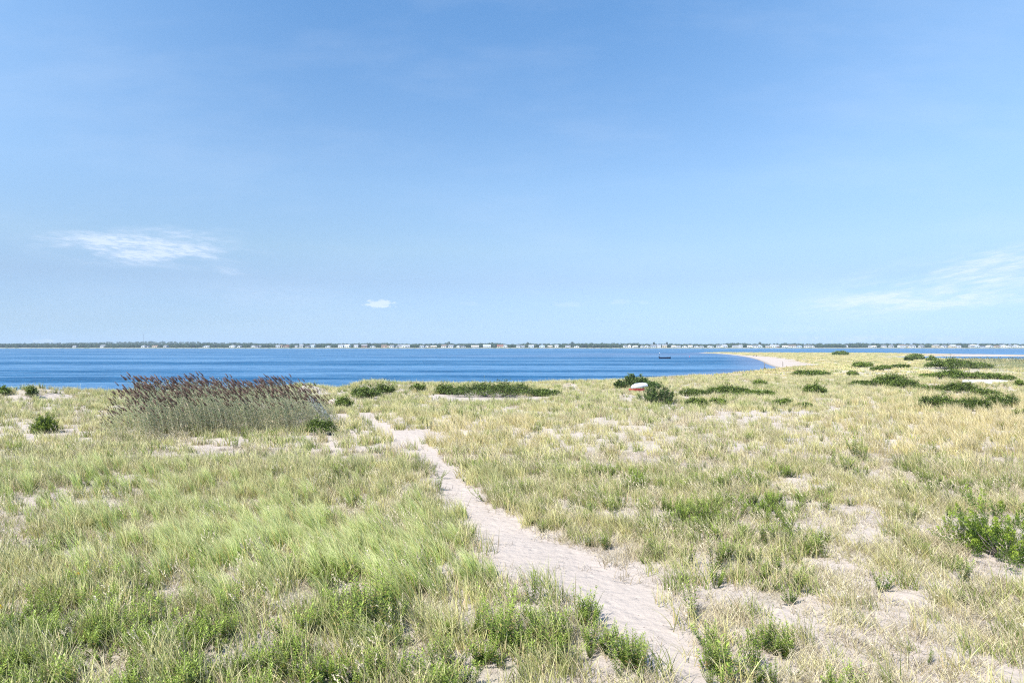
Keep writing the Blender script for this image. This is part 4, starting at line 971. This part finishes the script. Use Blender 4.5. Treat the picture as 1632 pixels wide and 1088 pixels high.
for hp, hw, wk, rk in hl:
    px = float(hp); sec = [s_ for s_ in SECT if s_[0] <= px < s_[1]][0][2]; cnt[sec] = cnt.get(sec, 0) + 1
    Y = 1455.0 + rng.uniform(0, 14); x = (px - CX) / F * Y; Y = float(shore_y(x)) + rng.uniform(16, 24); x = (px - CX) / F * Y
    wd = float(hw) * Y / F * rng.uniform(.9, 1.1); dp = rng.uniform(8, 11); eave = rng.choice([3.4, 4.4, 5.6], p=[.4, .4, .2]) * .85; rise = rng.uniform(1.4, 2.1); z = far_z(x, Y - float(shore_y(x)))
    size = 'small' if float(hw) < 6 else ('long' if float(hw) >= 9 else '')
    gab = rng.random() < .35 and wd < 13
    lab = ('%s %s house, %s roof, %s from left, far shore %s' % (size, KW[wk], KR[rk], ORD[cnt[sec] - 1], sec)).strip()
    r = empty('house', (x, Y, z - .3), rng.uniform(-.25, .25)); tag(r, lab, 'house'); HX.append((x, Y, wd))
    w2, d2 = wd / 2, dp / 2
    if gab:
        V = [(-w2, -d2, 0), (w2, -d2, 0), (w2, d2, 0), (-w2, d2, 0), (-w2, -d2, eave), (w2, -d2, eave), (w2, d2, eave), (-w2, d2, eave), (0, -d2, eave + rise), (0, d2, eave + rise)]
        Fc = [(0, 1, 5, 8, 4), (1, 2, 6, 5), (2, 3, 7, 9, 6), (3, 0, 4, 7)]; e = .5; th = .22
        a = [(-w2 - e, eave - e * rise / w2), (0, eave + rise), (w2 + e, eave - e * rise / w2)]
        RV = [(p[0], yy, p[1] + t2) for t2 in (.02, th) for yy in (-d2 - e, d2 + e) for p in a]
    else:
        V = [(-w2, -d2, 0), (w2, -d2, 0), (w2, d2, 0), (-w2, d2, 0), (-w2, -d2, eave), (w2, -d2, eave), (w2, d2, eave), (-w2, d2, eave), (-w2, 0, eave + rise), (w2, 0, eave + rise)]
        Fc = [(0, 1, 5, 4), (1, 2, 6, 9, 5), (2, 3, 7, 6), (3, 0, 4, 8, 7)]; e = .5; th = .22
        a = [(-d2 - e, eave - e * rise / d2), (0, eave + rise), (d2 + e, eave - e * rise / d2)]
        RV = [(xx, p[0], p[1] + t2) for t2 in (.02, th) for xx in (-w2 - e, w2 + e) for p in a]
    RF = [(0, 3, 4, 1), (1, 4, 5, 2), (6, 7, 10, 9), (7, 8, 11, 10), (0, 1, 7, 6), (1, 2, 8, 7), (3, 9, 10, 4), (4, 10, 11, 5), (0, 6, 9, 3), (2, 5, 11, 8)]
    me = bpy.data.meshes.new('wall'); me.from_pydata(V, [], Fc); link('wall', me, WM[KW[wk]], r)
    me = bpy.data.meshes.new('roof'); me.from_pydata(RV, [], RF); rf = link('roof', me, RM[KR[rk]], r)
    if wd > 9: link('chimney', boxm('chimney', .9, .9, 1.8, (w2 * .4, .9, eave + rise), 0), RM['brown'], rf)
    for q in range(max(1, int(wd // 4))):
        link('window', boxm('window', 1.7, .12, 1.4, (-w2 + wd * (q + .5) / max(1, int(wd // 4)), -d2 - .03, 1.9 if eave < 4 else 2.0), 0), M['pane'], r)

def crown_mesh(w, h, n=260, leaf=1.3):
    C = rng.normal(size=(n, 3)); C /= np.linalg.norm(C, axis=1, keepdims=True); C *= (rng.uniform(.3, 1, n) ** .4)[:, None]
    lump = .78 + .4 * vnoise(C[:, 0] * 2.2 + 9, C[:, 1] * 2.2 + C[:, 2] * 2.2, 4); C *= lump[:, None] * [w / 2, w / 2, h / 2]; C[:, 2] += h * .55
    D = rng.normal(size=(n, 3)); N = C - [0, 0, h * .5] + rng.normal(0, .8, C.shape)
    v, q, t_, r_ = leaf_quads(C, D, N, rng.uniform(.7, 1.3, n) * leaf, rng.uniform(.6, 1, n) * leaf, np.zeros(n), rng.random(n)); return v, q, t_, r_
P_tree = []
for i in range(7):
    w_, h_ = rng.uniform(7, 11), rng.uniform(7.5, 10); v, q, t_, r_ = crown_mesh(w_, h_); P_tree.append(amesh('tree', v, q, {'t': t_, 'r': r_}))
P_tree = protos('woodland', P_tree, M['wood_far'])
def woods(n, k0, k1, name, label, s0, s1):
    PX = rng.uniform(-160, 1800, n); K = k0 + (k1 - k0) * rng.random(n) ** 1.3; Y = SHORE_Y + K; X = (PX - CX) / F * Y; Y = shore_y(X) + K
    ok = np.ones(n, bool)
    if k0 < 60:
        for hx, hy, hw in HX: ok &= ~((np.abs(X - hx) < hw / 2 + 2.5) & (Y < hy + 9))
        front = sstep(235, 120, PX) + sstep(925, 940, PX) * sstep(990, 975, PX) + sstep(1298, 1306, PX) * sstep(1378, 1366, PX)
        ok &= (K > 24) | (rng.random(n) < .25 + front)
    X, Y, K = X[ok], Y[ok], K[ok]; m_ = len(X); Z = np.interp(K, [-6, 0, 4, 9, 15, 40, 90], [-.6, 0, .8, 1.3, 2.0, 2.4, 3.0]) + ridge(X, Y) * sstep(300, 1600, K) * 1.0
    s_ = rng.uniform(s0, s1, m_) * (.62 + .75 * fbm(X / 45, Y / 400, 8, 3))
    o = scatter(name, X, Y, Z - .8, np.stack([np.zeros(m_), np.zeros(m_), rng.uniform(0, 6.28, m_)], -1), s_, P_tree, 7); tag(o, label)
woods(4200, 13, 110, 'woodland', 'mass of green trees along the far shore behind the houses', .62, .92)
woods(5200, 200, 1900, 'woodland', 'wooded low hills fading blue beyond the far shore', .6, .95)
for px, hgt, wd, label in [(715, 12.5, 7, 'tall round tree rising above the far shore woods over the crest mat'), (912, 12.5, 7, 'tall tree rising above the far shore left of the bare stretch'),
                           (1063, 11.8, 4, 'slim tree rising above the far shore over the motorboat'), (1211, 12, 6, 'tall tree rising above the far shore over the curved beach'),
                           (1042, 11.5, 5, 'dark pointed tree above the far shore left of the slim one'), (841, 11.6, 5, 'rounded tree top above the far shore in the middle of the photo')]:
    Y = 1500.0; x = (px - CX) / F * Y; Y = float(shore_y(x)) + 45; x = (px - CX) / F * Y; z = far_z(x, 45)
    r = empty('tree', (x, Y, z)); tag(r, label, 'tree'); v, q, t_, r_ = crown_mesh(wd, hgt * .62, 320, 1.1); v[:, 2] += hgt * .36
    link('crown', amesh('crown', v, q, {'t': t_, 'r': r_}), M['wood_far'], r); link('trunk', amesh('trunk', *tube([(0, 0, -.5), (.1, 0, hgt * .4), (0, .1, hgt * .7)], [.35, .25, .12], 7)), M['bark'], r)
# radio mast on the hill
Y = 3000.0; x = (229 - CX) / F * Y; z = far_z(x, Y - float(shore_y(x))); top = CZ + (HY - 531) / F * Y - z
r = empty('radio_mast', (x, Y, z)); tag(r, 'thin lattice radio mast on the wooded hill at the left', 'mast'); M['steel'] = simple('mast_steel', (.22, .22, .24), .6)
for a in range(3):
    c_, s_ = math.cos(a * 2.094) * .9, math.sin(a * 2.094) * .9; link('leg', amesh('leg', *tube([(c_, s_, 0), (c_, s_, top)], [.16, .16], 5)), M['steel'], r)
pr = []
for i in range(int(top / 2.4)):
    for a in range(3):
        p0 = (math.cos(a * 2.094) * .9, math.sin(a * 2.094) * .9, i * 2.4); p1 = (math.cos((a + 1) * 2.094) * .9, math.sin((a + 1) * 2.094) * .9, (i + 1) * 2.4); pr.append(tube([p0, p1], [.08, .08], 4))
link('bracing', amesh('bracing', *joined(pr)), M['steel'], r)
link('antenna', amesh('antenna', *tube([(0, 0, top), (0, 0, top + 4)], [.15, .06], 5)), M['steel'], r)

# ------------------------------------------------------------------ the air
def haze():
    me = boxm('haze', 11600, 6700, 110, (0, 0, 0), 0); m_ = bpy.data.materials.new('haze_air'); m_.use_nodes = True; t = NT(m_.node_tree); t.n.clear()
    out = t.new('ShaderNodeOutputMaterial'); v = t.new('ShaderNodeVolumePrincipled'); v.inputs['Color'].default_value = (.66, .82, 1, 1); v.inputs['Density'].default_value = HAZE
    t.l.new(v.outputs[0], out.inputs['Volume']); o = link('haze', me, m_, None, (0, 2900, 110 / 2 - 30)); tag(o, kind='stuff')
HAZE = 1.5e-4
haze()
